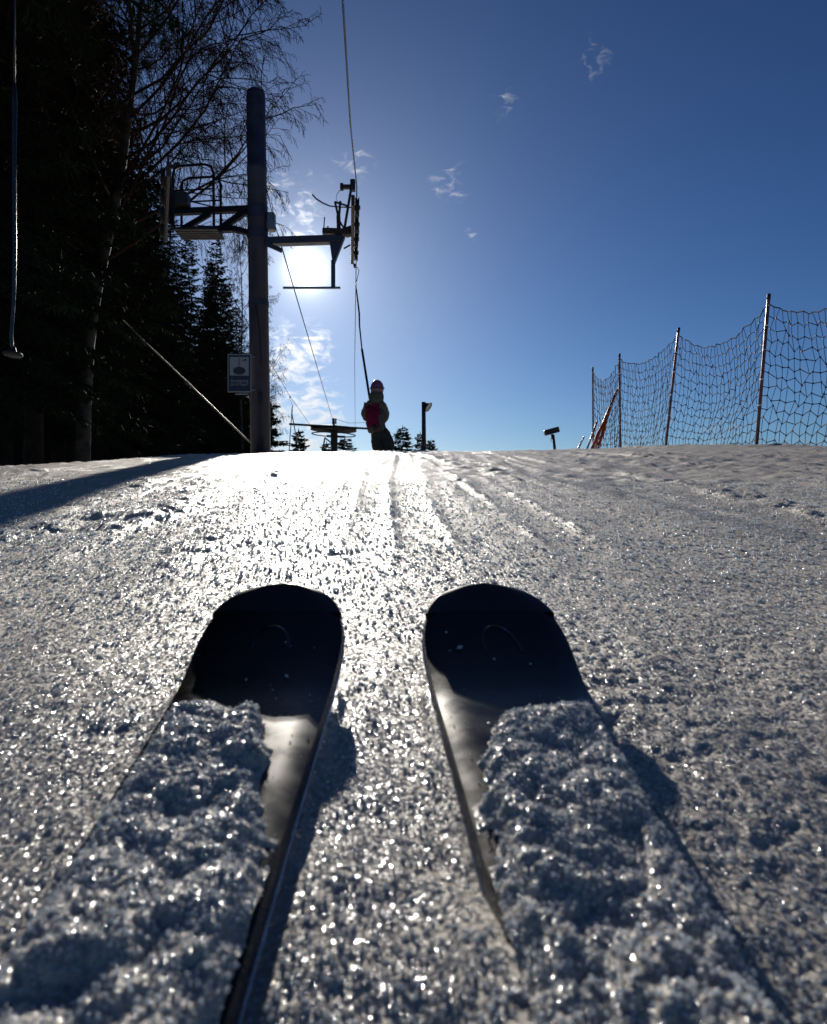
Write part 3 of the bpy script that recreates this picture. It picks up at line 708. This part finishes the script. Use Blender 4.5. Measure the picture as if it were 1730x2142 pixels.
# ------------------------------------------------------------------ return wheel station
wb = PX(700, 950, BD); wb.z = gz(wb.x, wb.y)
ws = empty('return_wheel_station', wb, 'dark lift return station with flat spoked wheel on a mast behind the crest', 'lift station')
mtop = PX(699, 877, BD)
mb = MB(); mb.beam((wb.x, wb.y, wb.z - .2), (mtop.x, mtop.y, PX(0, 905, BD).z), 0.34, 0.34, 0.03); mb.build('mast', 'dark_steel', ws)
mb = MB(); mb.beam(PX(698, 905, BD), PX(697.5, 875, BD), 0.14, 0.16, 0.02); mb.box(PX(702.5, 881, BD), .07, .1, .28); mb.build('mast_head', 'dark_steel', ws)
wc = PX(698, 898, BD); Mw = Matrix.Rotation(R(2.0), 3, 'Y')
mb = MB(); mb.lathe([(1.08, -0.09), (1.22, -0.07), (1.22, -0.03), (1.14, -0.01), (1.14, 0.02), (1.22, 0.04), (1.22, 0.08), (1.08, 0.10), (1.06, 0.0), (1.08, -0.09)], 48, wc, Mw); wheel = mb.build('wheel_rim', 'dark_steel', ws)
for k in range(8):
    a = 2 * math.pi * k / 8 + 0.2
    mb = MB(); mb.beam(wc + Mw @ Vector((0.1 * math.cos(a), 0.1 * math.sin(a), 0)), wc + Mw @ Vector((1.1 * math.cos(a), 1.1 * math.sin(a), 0)), 0.16, 0.07); mb.build('spoke', 'dark_steel', wheel)
mb = MB(); mb.lathe([(0.25, -0.16), (0.25, 0.16)], 16, wc, Mw); mb.build('hub', 'dark_steel', wheel)
mb = MB(); lz = wc + Vector((0, 0, -0.28)); mb.tube([lz + Vector((1.15 * math.cos(a), 1.15 * math.sin(a), -0.16 * math.cos(a) * 0.3)) for a in [2 * math.pi * i / 32 for i in range(33)]], 0.03, 6); mb.build('guard_ring', 'dark_steel', ws)
mb = MB(); mb.beam(PX(605, 887, BD), PX(776, 897, BD), 0.10, 0.10); mb.build('cross_beam', 'dark_steel', ws)
for (x0, y0, x1, y1) in ((680, 916, 698, 930), (674, 945, 680, 915), (722, 918, 702, 932)):
    mb = MB(); mb.beam(PX(x0, y0, BD), PX(x1, y1, BD), 0.07, 0.07); mb.build('brace', 'dark_steel', ws)
mb = MB(); mb.beam(PX(684, 912, BD), PX(722, 914, BD), 0.2, 0.1); mb.build('carriage', 'dark_steel', ws)
cable('tension_wire', [PX(703, 877, BD), PX(730, 885, BD + 1), PX(765, 884, BD + 3), PX(800, 882, BD + 6)], 0.012, 'cable_steel', 'thin tension wire running right from the wheel mast head behind the skier', cat='wire')

# ------------------------------------------------------------------ floodlight pole and small box post
fb = PX(888, 948, 45); fb.z = gz(fb.x, fb.y)
fp = empty('floodlight_pole', fb, 'dark wooden pole with a tilted floodlight on its top', 'lamp post')
ft = PX(886, 841, 45)
mb = MB(); mb.tube([(fb.x, fb.y, fb.z - .2), ft], [0.16, 0.125], 14); mb.build('pole', 'wood_pole', fp, True)
# lamp head: a deep bowl opening to the right and down
hm = MB(); hc_ = PX(891, 848, 44.9); ax = Vector((0.75, -0.35, -0.55)).normalized(); x_ = ax.orthogonal().normalized(); M = Matrix((x_, ax.cross(x_), ax)).transposed()
hm.lathe([(0.02, -0.14), (0.13, -0.12), (0.17, 0.0), (0.30, 0.20), (0.33, 0.23), (0.31, 0.235), (0.28, 0.2)], 20, hc_, M); lh = hm.build('lamp_head', 'dark_steel', fp, True)
gm_ = MB(); gm_.lathe([(0.28, 0.205), (0.01, 0.215)], 20, hc_, M); gm_.build('lamp_glass', 'lamp_glass', lh)
mb = MB(); mb.beam(PX(886, 850, 45), hc_, 0.08, 0.1); mb.build('bracket', 'dark_steel', fp)

bb = PX(1164, 945, 14); bb.z = gz(bb.x, bb.y)
bp_ = empty('box_post', bb, 'leaning post with a tilted dark rectangular box left of the net', 'post')
mb = MB(); mb.tube([bb - Vector((0, 0, .2)), PX(1157, 909, 14)], [0.03, 0.026], 10); mb.build('post', 'dark_steel', bp_, True)
Mb = Matrix.Rotation(R(-15), 3, 'Y')
mb = MB(); mb.box(PX(1154, 902, 14), 0.29, 0.12, 0.105, Mb, 0.008); bx_ = mb.build('box', 'dark_steel', bp_)
mb = MB(); mb.box(PX(1155, 911, 14), 0.05, 0.06, 0.05, Mb, 0.01); mb.build('bracket', 'dark_steel', bp_)
mb = MB(); mb.box(PX(1155, 916, 14) + Vector((0, -.03, 0)), 0.05, 0.06, 0.07, Mb, 0.015); mb.tube([PX(1152, 918, 13.95), PX(1153, 923, 13.95), PX(1158, 925, 13.95), PX(1161, 922, 13.95)], 0.005, 6); mb.build('plug', 'black_rubber', bp_)

# ------------------------------------------------------------------ safety net
posts = [(PX(1962, 425, 6.3), PX(1935, 945, 6.3)), (PX(1608.5, 617, 9.0), PX(1582, 938, 9.0)), (PX(1420, 687, 11.8), PX(1392, 940, 11.8)),
         (PX(1296, 741, 14.6), PX(1298, 945, 14.6)), (PX(1240, 769, 17.2), PX(1241, 950, 17.2))]
fo = posts[1][1].copy(); fo.z = gz(fo.x, fo.y)
fence = empty('safety_net_fence', fo, 'dark red knotted safety net on slim leaning poles along the slope', 'net fence')
pp = []
for t_, b_ in posts:
    dirv = (b_ - t_).normalized(); g_ = gz(b_.x, b_.y); bot = b_ + dirv * max(0.0, (b_.z - g_)) + dirv * 0.25
    mb = MB(); mb.tube([bot, b_.lerp(t_, 0.5), t_.lerp(b_, 0.02), t_], [0.021, 0.021, 0.021, 0.017], 12)
    po = mb.build('pole', 'fence_pole', fence, True)
    cap = MB(); cap.tube([t_ - dirv * -0.06, t_ - dirv * 0.012], 0.0235, 12); cap.build('pole_cap', 'black_rubber', po, True)
    for q in (0.07, 0.2, 0.36, 0.55, 0.72):
        p_ = t_.lerp(b_, q); c2 = MB(); c2.tube([p_ - dirv * 0.008, p_ + dirv * 0.008], 0.0245, 10); c2.build('clip', 'white_band', po)
    pp.append((t_.lerp(b_, 0.055), bot + dirv * -0.2))
random.seed(3)
for bi in range(len(pp) - 1):
    (ta, ba), (tb_, bb_) = pp[bi], pp[bi + 1]
    ncol, nrow = 26, 13
    P = {}
    for i in range(ncol + 1):
        u = i / ncol
        for k in range(nrow + 1):
            v = k / nrow
            A = ta.lerp(ba, v); B = tb_.lerp(bb_, v)
            p = A.lerp(B, u)
            sag = 4 * u * (1 - u) * ((0.40 if bi == 0 else 0.30) * (1 - v) ** 1.1 + 0.10 * math.sin(v * 3.1)) * (1.0 + 0.2 * math.sin(bi * 2.1))
            zig = 0.020 * (1 if (i + k) % 2 else -1)
            shear = 0.16 * v * v * math.sin(u * math.pi) * (0.6 + 0.5 * math.sin(bi * 1.7 + 1))
            blow = 0.14 * math.sin(u * math.pi) * math.sin(v * math.pi) * (0.7 + 0.3 * math.sin(bi + v * 4))
            p = p + Vector((blow + random.gauss(0, 0.012), -shear + random.gauss(0, 0.014), -sag + (zig if 0 < i < ncol else 0) * (0.5 if k == 0 else 1) + random.gauss(0, 0.011)))
            if k == nrow: p.z = max(p.z, gz(p.x, p.y) - 0.02)
            P[i, k] = p
    net = MB()
    for k in range(nrow + 1):
        net.tube([P[i, k] for i in range(ncol + 1)], 0.0075 if k == 0 else 0.0052, 4)
    for i in range(0, ncol + 1):
        net.tube([P[i, k] for k in range(nrow + 1)], 0.0040, 3)
    for i in range(1, ncol):
        for k in range(1, nrow): net.box(P[i, k], .016, .016, .016)
    net.build('net_panel', 'net_cord', fence)

def leaning(name, b, t, r, label, bundle=None, cat='pole'):
    o = empty(name, b, label, cat); dv = (t - b).normalized()
    mb = MB(); mb.tube([b - dv * 0.3, t], r, 10); s_ = mb.build('pole', 'fence_pole', o, True)
    L = (t - b).length
    for q, ln in ((0.93, 0.05), (0.62, 0.02), (0.52, 0.09)):
        m2 = MB(); m2.tube([b + dv * L * q, b + dv * (L * q + ln)], r * 1.12, 10); m2.build('band', 'white_band', s_, True)
    if bundle:
        m3 = MB(); rr = random.Random(8)
        for k in range(70):
            q0 = rr.uniform(0, 0.45); a0 = rr.uniform(0, 6.28)
            pts_ = []
            for j in range(5):
                q = q0 + 0.17 * j * rr.uniform(0.6, 1.2); wd = max(0.02, 0.16 * (1 - q * 1.1))
                pts_.append(b + dv * (L * q - 0.12) + Vector((wd * math.cos(a0 + j * 0.5) * rr.uniform(.4, 1) + 0.06 * (1 - q), wd * math.sin(a0 + j * 0.5), 0)))
            m3.tube(pts_, 0.006, 3)
        m3.build('bundled_net', 'net_orange', o)
    return o
leaning('leaning_pole', PX(1236, 944, 15.9), PX(1292, 815, 15.9), 0.026, 'leaning banded pole wrapped in bunched orange net behind the net fence', True)
leaning('leaning_pole', PX(1226, 944, 17.6), PX(1250, 880, 17.6), 0.022, 'short banded leaning pole beside the last net post')
leaning('leaning_pole', PX(1209, 940, 18.4), PX(1221, 915, 18.4), 0.022, 'lowest leaning stake standing apart, left of the net')

# ------------------------------------------------------------------ skier
def skin_mesh(name, nodes, edges, sub=2):
    me = bpy.data.meshes.new(name); me.from_pydata([n[0] for n in nodes], edges, [])
    o = bpy.data.objects.new(name, me); C.objects.link(o)
    md = o.modifiers.new('s', 'SKIN'); md.use_smooth_shade = True; md.branch_smoothing = 0.6
    for i, n in enumerate(nodes):
        sv = me.skin_vertices[0].data[i]; r = n[1]
        sv.radius = r if hasattr(r, '__len__') else (r, r); sv.use_root = (i == 0)
    o.modifiers.new('d', 'SUBSURF').levels = sub
    bpy.context.view_layer.update()
    out = bpy.data.meshes.new_from_object(o.evaluated_get(bpy.context.evaluated_depsgraph_get()))
    bpy.data.objects.remove(o); out.name = name
    return out
PD = 11.0; PS = F / PD
p0 = PX(790, 950, PD); p0.z = gz(p0.x, p0.y) + 0.0
def H(px, py, dy=0.0): return Vector(((px - 790) / PS + p0.x, p0.y + dy, (950.5 - py) / PS + p0.z))
person = empty('person', p0, 'child skier seen from behind in magenta and olive jacket, pink helmet and dark trousers', 'person')
J = [(H(786, 895), (0.10, 0.085)), (H(785, 876), (0.125, 0.105)), (H(784, 858), (0.125, 0.10)), (H(785, 846), (0.10, 0.08)), (H(787, 838), (0.055, 0.055)), (H(789, 826), (0.055, 0.065)), (H(789, 814), (0.065, 0.075)), (H(789, 806), (0.05, 0.06)),
     (H(768, 850), (0.06, 0.06)), (H(762, 866, .03), (0.052, 0.052)), (H(768, 873, .19), (0.042, 0.042)), (H(774, 866, .30), (0.035, 0.03)),
     (H(803, 847), (0.06, 0.06)), (H(808, 866, .03), (0.052, 0.052)), (H(803, 874, .19), (0.042, 0.042)), (H(793, 868, .31), (0.035, 0.03)),
     (H(781, 904), (0.06, 0.06)), (H(786, 925, .05), (0.06, 0.062)), (H(792, 944, .0), (0.05, 0.055)), (H(793, 948, .13), (0.045, 0.03)),
     (H(803, 904), (0.06, 0.06)), (H(808, 925, .05), (0.06, 0.062)), (H(814, 944, .0), (0.05, 0.055)), (H(815, 948, .13), (0.045, 0.03))]
E = [(0, 1), (1, 2), (2, 3), (3, 4), (4, 5), (5, 6), (6, 7), (3, 8), (8, 9), (9, 10), (10, 11), (3, 12), (12, 13), (13, 14), (14, 15), (0, 16), (16, 17), (17, 18), (18, 19), (0, 20), (20, 21), (21, 22), (22, 23)]
link('body', skin_mesh('body', J, E), 'skin', person, True)
JK = [(H(789, 907), (0.178, 0.15)), (H(788, 898), (0.182, 0.155)), (H(786, 888), (0.195, 0.16)), (H(784, 872), (0.205, 0.165)), (H(783, 857), (0.195, 0.155)), (H(785, 847), (0.150, 0.13)), (H(787, 839), (0.105, 0.105)), (H(788, 830), (0.098, 0.10)),
      (H(770, 851), (0.098, 0.10)), (H(763, 866, .03), (0.086, 0.088)), (H(769, 875, .18), (0.056, 0.056)), (H(774, 868, .28), (0.045, 0.045)),
      (H(802, 847), (0.098, 0.10)), (H(806.5, 866, .03), (0.086, 0.088)), (H(802, 876, .18), (0.056, 0.056)), (H(794, 870, .29), (0.045, 0.045))]
JE = [(0, 1), (1, 2), (2, 3), (3, 4), (4, 5), (5, 6), (6, 7), (5, 8), (8, 9), (9, 10), (10, 11), (5, 12), (12, 13), (13, 14), (14, 15)]
jm = skin_mesh('jacket', JK, JE)
# cloth folds
n = len(jm.vertices); co = np.zeros(n * 3); jm.vertices.foreach_get('co', co); co = co.reshape(-1, 3); no = np.zeros(n * 3); jm.vertices.foreach_get('normal', no); no = no.reshape(-1, 3)
co += no * (0.008 * fbm(co[:, 0] * 14 + co[:, 1] * 9, co[:, 2] * 22, 60, 3))[:, None]
jm.vertices.foreach_set('co', co.ravel()); jm.update()
jk = link('jacket', jm, 'jacket_olive', person, True)
# magenta back panel: follows the jacket's back a few millimetres proud
pv = {}; vs = []; fs = []
xl, xr, zl, zh = H(766, 0).x, H(795, 0).x, H(0, 897).z, H(0, 848).z
for pl in jm.polygons:
    c = pl.center
    if xl < c.x < xr and zl < c.z < zh and pl.normal.y < -0.25:
        f = []
        for vi in pl.vertices:
            if vi not in pv:
                pv[vi] = len(vs); v = jm.vertices[vi]; vs.append(v.co + v.normal * 0.004)
            f.append(pv[vi])
        fs.append(tuple(f))
pm = MB(); pm.add(vs, fs); pm.build('back_panel', 'jacket_magenta', jk, True)
TRS = [(H(790, 890), (0.13, 0.12)), (H(793, 900), (0.165, 0.14)), (H(786, 912), (0.118, 0.12)), (H(790, 928, .04), (0.106, 0.11)), (H(794, 947, .0), (0.10, 0.105)),
       (H(806, 912), (0.118, 0.12)), (H(811, 928, .04), (0.106, 0.11)), (H(815, 947, .0), (0.10, 0.105))]
tm = skin_mesh('trousers', TRS, [(0, 1), (1, 2), (2, 3), (3, 4), (1, 5), (5, 6), (6, 7)])
n = len(tm.vertices); co = np.zeros(n * 3); tm.vertices.foreach_get('co', co); co = co.reshape(-1, 3); no = np.zeros(n * 3); tm.vertices.foreach_get('normal', no); no = no.reshape(-1, 3)
co += no * (0.009 * fbm(co[:, 0] * 12 + co[:, 1] * 9, co[:, 2] * 20, 61, 3))[:, None]
tm.vertices.foreach_set('co', co.ravel()); tm.update()
link('trousers', tm, 'trousers_dark', person, True)
for px in (793, 815):
    bm_ = skin_mesh('boot', [(H(px, 938), (0.062, 0.07)), (H(px, 946), (0.058, 0.07)), (H(px, 948.5, .06), (0.05, 0.035)), (H(px, 948.8, .14), (0.045, 0.03))], [(0, 1), (1, 2), (2, 3)])
    link('boot', bm_, 'boot', person, True)
# gloves with five fingers closed on the bar
for px, sgn in ((775, 1), (793, -1)):
    c0 = H(px, 867, .30)
    nodes = [(c0, (0.035, 0.028)), (c0 + Vector((0.01 * sgn, 0.05, 0.015)), (0.038, 0.024))]; ed = [(0, 1)]
    for k in range(4):
        b0_ = len(nodes); oz = 0.028 - 0.019 * k; ln = (0.9, 1.0, 0.95, 0.75)[k]
        nodes += [(c0 + Vector((0.012 * sgn, 0.085, oz + .01)), 0.012), (c0 + Vector((0.03 * sgn, 0.085 + 0.03 * ln, oz + .008)), 0.011), (c0 + Vector((0.055 * sgn, 0.075 + 0.012 * ln, oz + .005)), 0.010)]
        ed += [(1, b0_), (b0_, b0_ + 1), (b0_ + 1, b0_ + 2)]
    b0_ = len(nodes); nodes += [(c0 + Vector((0.035 * sgn, 0.03, 0.03)), 0.013), (c0 + Vector((0.05 * sgn, 0.06, 0.03)), 0.011)]; ed += [(0, b0_), (b0_, b0_ + 1)]
    link('glove', skin_mesh('glove', nodes, ed, 1), 'glove', person, True)
# helmet shell
hb = H(789, 813.5); mb = MB(); vs = []; nu, nv_ = 28, 18
for i in range(nv_ + 1):
    th = math.pi * 0.72 * i / nv_
    for j in range(nu):
        ph = 2 * math.pi * j / nu
        x = 0.103 * math.sin(th) * math.cos(ph); y = 0.125 * math.sin(th) * math.sin(ph); z = 0.135 * math.cos(th)
        drop = -0.022 * max(0, -math.sin(ph)) * (i / nv_) ** 3      # lower at the nape
        vs.append(hb + Vector((x, y, z + drop - (0.02 if False else 0))))
fs = [(i * nu + j, i * nu + (j + 1) % nu, (i + 1) * nu + (j + 1) % nu, (i + 1) * nu + j) for i in range(nv_) for j in range(nu)]
mb.add(vs, fs); hel = mb.build('helmet', 'helmet_pink', person, True)
st_ = MB(); st_.tube([hb + Vector((0.106 * math.cos(a), 0.128 * math.sin(a), 0.005 + 0.012 * math.sin(a))) for a in [2 * math.pi * i / 30 for i in range(31)]], 0.010, 6); st_.build('goggle_strap', 'goggle_strap', hel, True)
gg = MB(); gg.box(hb + Vector((0, 0.118, 0.0)), 0.15, 0.05, 0.075, None, 0.02); gg.build('goggles', 'black_rubber', hel)
hd = MB(); hd.tube([H(787, 846, -.02), H(787.5, 837, -.03), H(788.3, 828, -.025), H(789, 821, -.01)], [0.09, 0.112, 0.110, 0.09], 16); hd.build('hood', 'jacket_olive', jk, True)

# ------------------------------------------------------------------ trees
def spruce_meshes(seed, H_, rad, bare, dens=1.0, bw=1.0):
    rr = random.Random(seed); tr = MB(); cr = MB()
    tp = [Vector((0, 0, -0.4))] + [Vector((rr.gauss(0, 0.02) * k, rr.gauss(0, 0.02) * k, H_ * k / 8)) for k in range(1, 9)]
    r0 = 0.0095 * H_
    tr.tube(tp, [r0 * 1.15] + [max(0.012, r0 * (1 - k / 8.2)) for k in range(1, 9)], 9)
    V = []; Fc = []
    def blade(p, d, ln, w, nrm):
        s = d.cross(nrm)
        if s.length < 1e-5: s = d.orthogonal()
        s.normalize(); o = len(V)
        V.extend([p, p + d * ln * 0.35 + s * w, p + d * ln, p + d * ln * 0.35 - s * w]); Fc.append((o, o + 1, o + 2, o + 3))
    z = H_ * bare
    while z < H_ - 0.15:
        f = (z - H_ * bare) / (H_ * (1 - bare)); L0 = rad * (1 - f) ** 0.75 * (0.55 + 0.45 * min(1, f * 5 + 0.3)) + 0.12
        nb = rr.randint(4, 6) if f < 0.9 else 4
        a0 = rr.uniform(0, 6.28)
        for b in range(nb):
            a = a0 + 2 * math.pi * b / nb + rr.gauss(0, 0.2); L = L0 * rr.uniform(0.6, 1.18)
            d = Vector((math.cos(a), math.sin(a), 0)); zz = z + rr.uniform(-.1, .1)
            droop = (0.55 * (1 - f) + 0.05) * L * rr.uniform(0.7, 1.2); rise = 0.45 * f * L
            pts = []
            for k in range(6):
                t = k / 5
                pts.append(Vector((0, 0, zz)) + d * L * t + Vector((0, 0, -droop * t ** 1.3 + rise * t + 0.18 * L * max(0, t - 0.7))))
            cr.tube(pts, [0.02 * (1 - t / 6) * (0.4 + L / 3) for t in range(6)], 3, False)
            ns = max(3, int(L / 0.15 * dens)); side = d.cross(Vector((0, 0, 1)))
            for k in range(ns):
                t = 0.12 + 0.88 * (k + rr.random()) / ns; i_ = min(4, int(t * 5)); p = pts[i_].lerp(pts[i_ + 1], t * 5 - i_)
                ln = (0.16 + 0.32 * (1 - t) + 0.1 * rr.random()) * (0.5 + 0.28 * min(L, 2.2))
                for sg in (-1, 1):
                    for q in range(3):
                        dv = (side * sg * rr.uniform(.3, 1) + d * rr.uniform(.15, .7) + Vector((0, 0, -rr.uniform(.15, 1.1) * (1.1 - f * .8)))).normalized()
                        blade(p, dv, ln * rr.uniform(.6, 1.1), bw * (0.013 + 0.014 * rr.random()), Vector((rr.gauss(0, 1), rr.gauss(0, 1), rr.gauss(0, 1))).normalized())
                        p2 = p + dv * ln * 0.45
                        blade(p2, (dv + Vector((rr.gauss(0, .6), rr.gauss(0, .6), rr.gauss(0, .5)))).normalized(), ln * 0.6, bw * 0.014, Vector((rr.gauss(0, 1), rr.gauss(0, 1), rr.gauss(0, 1))).normalized())
            blade(pts[4], (pts[5] - pts[4]).normalized(), 0.3, 0.03, Vector((0, 0, 1)))
        z += rr.uniform(0.22, 0.36) * (1.0 if H_ > 9 else 0.75)
    blade(Vector((0, 0, H_ - .5)), Vector((0, 0, 1)), 0.75, 0.04, Vector((1, 0, 0)))
    cr.add(V, Fc)
    a, b = tr.mesh('trunk'), cr.mesh('crown'); a.materials.append(MATS['spruce_bark']); a.shade_smooth(); b.materials.append(MATS['spruce_needle'])
    return a, b
SP = [spruce_meshes(11, 21, 3.0, 0.10, 1.15), spruce_meshes(12, 19, 2.9, 0.13, 1.15, 1.5), spruce_meshes(13, 17, 2.8, 0.15, 1.1, 1.7), spruce_meshes(14, 5.5, 1.35, 0.05, 1.8, 2.0), spruce_meshes(15, 6.5, 1.5, 0.08, 1.1, 2.2), spruce_meshes(16, 18, 3.6, 0.44, 1.6)]
def plant(me_pair, name, px, d, label, cat, group, hscale=1.0, wscale=None, rot=0.0, top_py=None):
    x = (px - CX) / F * d; z = gz(x, d)
    o = empty(name, (x, d, z), label, cat, group)
    s = hscale; ws_ = wscale or hscale
    o.rotation_euler = (0, 0, rot); o.scale = (ws_, ws_, s)
    for me, nm in zip(me_pair, ('trunk', 'crown')):
        c = bpy.data.objects.new(nm, me); C.objects.link(c); c.parent = o
    return o
GF = 'dark spruces of the forest edge'
forest = [
    (5, -118, 8.6, 1.0, 1.0, 'near spruce whose long dark boughs hang in at the top left corner'),  # variant, px, distance, height scale, width scale, label
    (0, -60, 13.5, 1.05, 1.15, 'tall dark spruce filling the upper left edge behind the hanging tow bar'),
    (1, 70, 16.5, 1.10, 1.15, 'tall dark spruce just right of the hanging tow bar'),
    (0, 10, 20.0, 1.05, 1.1, 'dark spruce behind the hanging tow bar, second row'),
    (0, 150, 22.0, 1.15, 1.05, 'tall dark spruce close to the left of the big birch trunk'),
    (1, 120, 27.0, 1.25, 1.2, 'dark spruce deep in the forest left of the birch'),
    (2, 205, 27.0, 1.20, 1.1, 'dark spruce directly behind the big birch trunk'),
    (1, 265, 31.0, 0.93, 1.1, 'dark spruce where the pale rope vanishes into the forest'),
    (2, 215, 36.0, 1.30, 1.2, 'dark spruce far back left of the rope end'),
    (2, 310, 34.0, 1.00, 1.05, 'dark spruce rising below the bare birch branches'),
    (0, 350, 42.0, 0.92, 0.9, 'dark spruce behind the left end of the tower arm'),
    (2, 300, 47.0, 1.20, 1.1, 'far dark spruce seen through gaps above the rope'),
    (1, 395, 47.0, 0.98, 0.95, 'dark spruce below the work platform of the tower'),
    (2, 440, 52.0, 1.06, 1.0, 'dark spruce between work platform and the sign'),
    (1, 475, 64.0, 1.10, 0.95, 'dark spruce at the right end of the forest behind the sign'),
    (2, 370, 60.0, 1.25, 1.2, 'far dark spruce in the gap left of the sign'),
    (0, 60, 32.0, 1.3, 1.3, 'dark spruce in the darkest back row at left'),
    (0, 180, 45.0, 1.4, 1.4, 'dark spruce at the back of the forest behind the birch foot'),
    (1, 95, 40.0, 1.5, 1.6, 'dark spruce in the back row behind the hanging bar disc'),
    (0, 250, 56.0, 1.35, 1.5, 'dark spruce far behind the middle of the pale rope'),
    (1, 335, 66.0, 1.35, 1.4, 'far spruce filling the gap under the tower platform'),
    (0, 460, 82.0, 1.15, 1.2, 'farthest spruce just left of the tower pole'),
    (2, 505, 78.0, 0.95, 1.2, 'low spruce directly left of the tower foot'),
    (2, 452, 58.0, 1.32, 1.3, 'dark spruce with its top just under the lower tower arm'),
    (1, 494, 70.0, 1.12, 1.3, 'dark spruce whose right boughs touch the tower pole'),
    (2, 517, 90.0, 1.15, 1.4, 'far low spruce peeping out left of the tower foot'),
    (2, 425, 75.0, 1.35, 1.3, 'farthest dark spruce glimpsed beside the sign'),
]
rf = random.Random(5)
for v, px, d, hs, wsc, lab in forest:
    plant(SP[v], 'spruce_tree', px, d, lab, 'spruce', GF, hs, wsc, rf.uniform(0, 6.28))
GS = 'small firs beyond the crest'
for v, px, d, top, wsc, lab in [(3, 552, 62, 828, 2.0, 'dark fir whose boughs show right of the tower foot'), (3, 625, 52, 899, 1.0, 'small pointed fir left of the lift wheel'),
                          (3, 683, 50, 925, 0.85, 'low fir under the left side of the lift wheel'), (4, 722, 48, 915, 1.15, 'fir behind the right side of the lift wheel'),
                          (4, 842, 46, 892, 1.0, 'loose fir just right of the skier'), (3, 879, 50, 905, 0.62, 'small fir left of the floodlight pole'), (4, 901, 48, 918, 0.7, 'small fir right of the floodlight pole')]:
    x = (px - CX) / F * d; hh = (CY - top) / F * d - gz(x, d); base = 5.5 if v == 3 else 6.5
    plant(SP[v], 'fir_tree', px, d, lab, 'fir', GS, hh / base, wsc * 1.3, rf.uniform(0, 6.28))

def birch_meshes(seed, path, r0, limbs, Ls, twig_lv=4):
    rr = random.Random(seed); tr = MB(); br = MB()
    k = len(path)
    tr.tube(path, [r0 * (1 - 0.9 * (i / (k - 1)) ** 1.1) for i in range(k)], 12)
    def grow(p, d, L, r, lv, bias):
        n = 5 if lv <= 2 else 4
        pts = [p]; q = p; dd = d.normalized()
        for i in range(n):
            up_ = 0.16 if lv == 1 else (0.02 if lv == 2 else -0.13 - 0.05 * lv)
            dd = (dd + Vector((rr.gauss(0, .14), rr.gauss(0, .14), rr.gauss(0, .10) + up_ * (0.7 if i < n / 2 else 1)))).normalized()
            q = q + dd * L / n; pts.append(q)
        br.tube(pts, [max(0.0055, r * (1 - 0.75 * i / n)) for i in range(n + 1)], 6 if lv == 1 else (4 if lv == 2 else 3), False)
        if lv >= twig_lv: return
        m = (0, 10, 8, 7, 4)[lv]
        for j in range(m):
            t = 0.22 + 0.78 * (j + rr.random()) / m; i_ = min(n - 1, int(t * n)); pp_ = pts[i_].lerp(pts[i_ + 1], t * n - i_)
            ax = (pts[i_ + 1] - pts[i_]).normalized()
            sd = ax.cross(Vector((rr.gauss(0, 1), rr.gauss(0, 1), rr.gauss(0, 1)))).normalized()
            nd = (ax * 0.75 + sd * rr.uniform(.5, .95)).normalized()
            grow(pp_, nd, L * rr.uniform(.34, .52) * (1.1 - 0.4 * t), r * 0.42, lv + 1, bias)
        return
    for j in range(limbs):
        t = 0.30 + 0.66 * j / limbs; i_ = min(k - 2, int(t * (k - 1))); p = path[i_].lerp(path[i_ + 1], t * (k - 1) - i_)
        a = j * 2.4 + rr.gauss(0, .3)
        d = Vector((math.cos(a), math.sin(a), rr.uniform(0.35, 0.75)))
        grow(p, d, Ls * (1.1 - 0.55 * t) * rr.uniform(.8, 1.15), r0 * 0.30 * (1.2 - 0.8 * t), 1, None)
    a, b = tr.mesh('trunk'), br.mesh('crown'); a.materials.append(MATS['birch_bark']); a.shade_smooth(); b.materials.append(MATS['birch_twig'])
    return a, b
BDIST = 17.0
bx0 = PX(172, 955, BDIST); bz0 = gz(bx0.x, bx0.y)
org = Vector((bx0.x, bx0.y, bz0))
path = [Vector((0, 0, -0.4))] + [PX(px, py, BDIST) - org for px, py in ((176, 850), (184, 720), (200, 610), (222, 510), (240, 430), (256, 340), (268, 250), (280, 160), (290, 70), (297, -30), (300, -140), (298, -260))]
BM = birch_meshes(21, path, 0.17, 42, 5.9)
plant(BM, 'birch_tree', 172, BDIST, 'big bare birch with pale leaning trunk and fine drooping twigs', 'birch', 'bare birches')
path2 = [Vector((0, 0, -0.4))] + [Vector((0.1 * math.sin(k), 0.05 * k, 1.3 * k)) for k in range(1, 12)]
BM2 = birch_meshes(22, path2, 0.13, 16, 4.4)
plant(BM2, 'birch_tree', 506, 48, 'slim bare birch seen just left of the tower below its arm', 'birch', 'bare birches', 1.3, 0.8, 0.4)
plant(BM2, 'birch_tree', 548, 56, 'bare birch behind the tower with twigs showing right of it', 'birch', 'bare birches', 0.85, 0.5, 2.0)
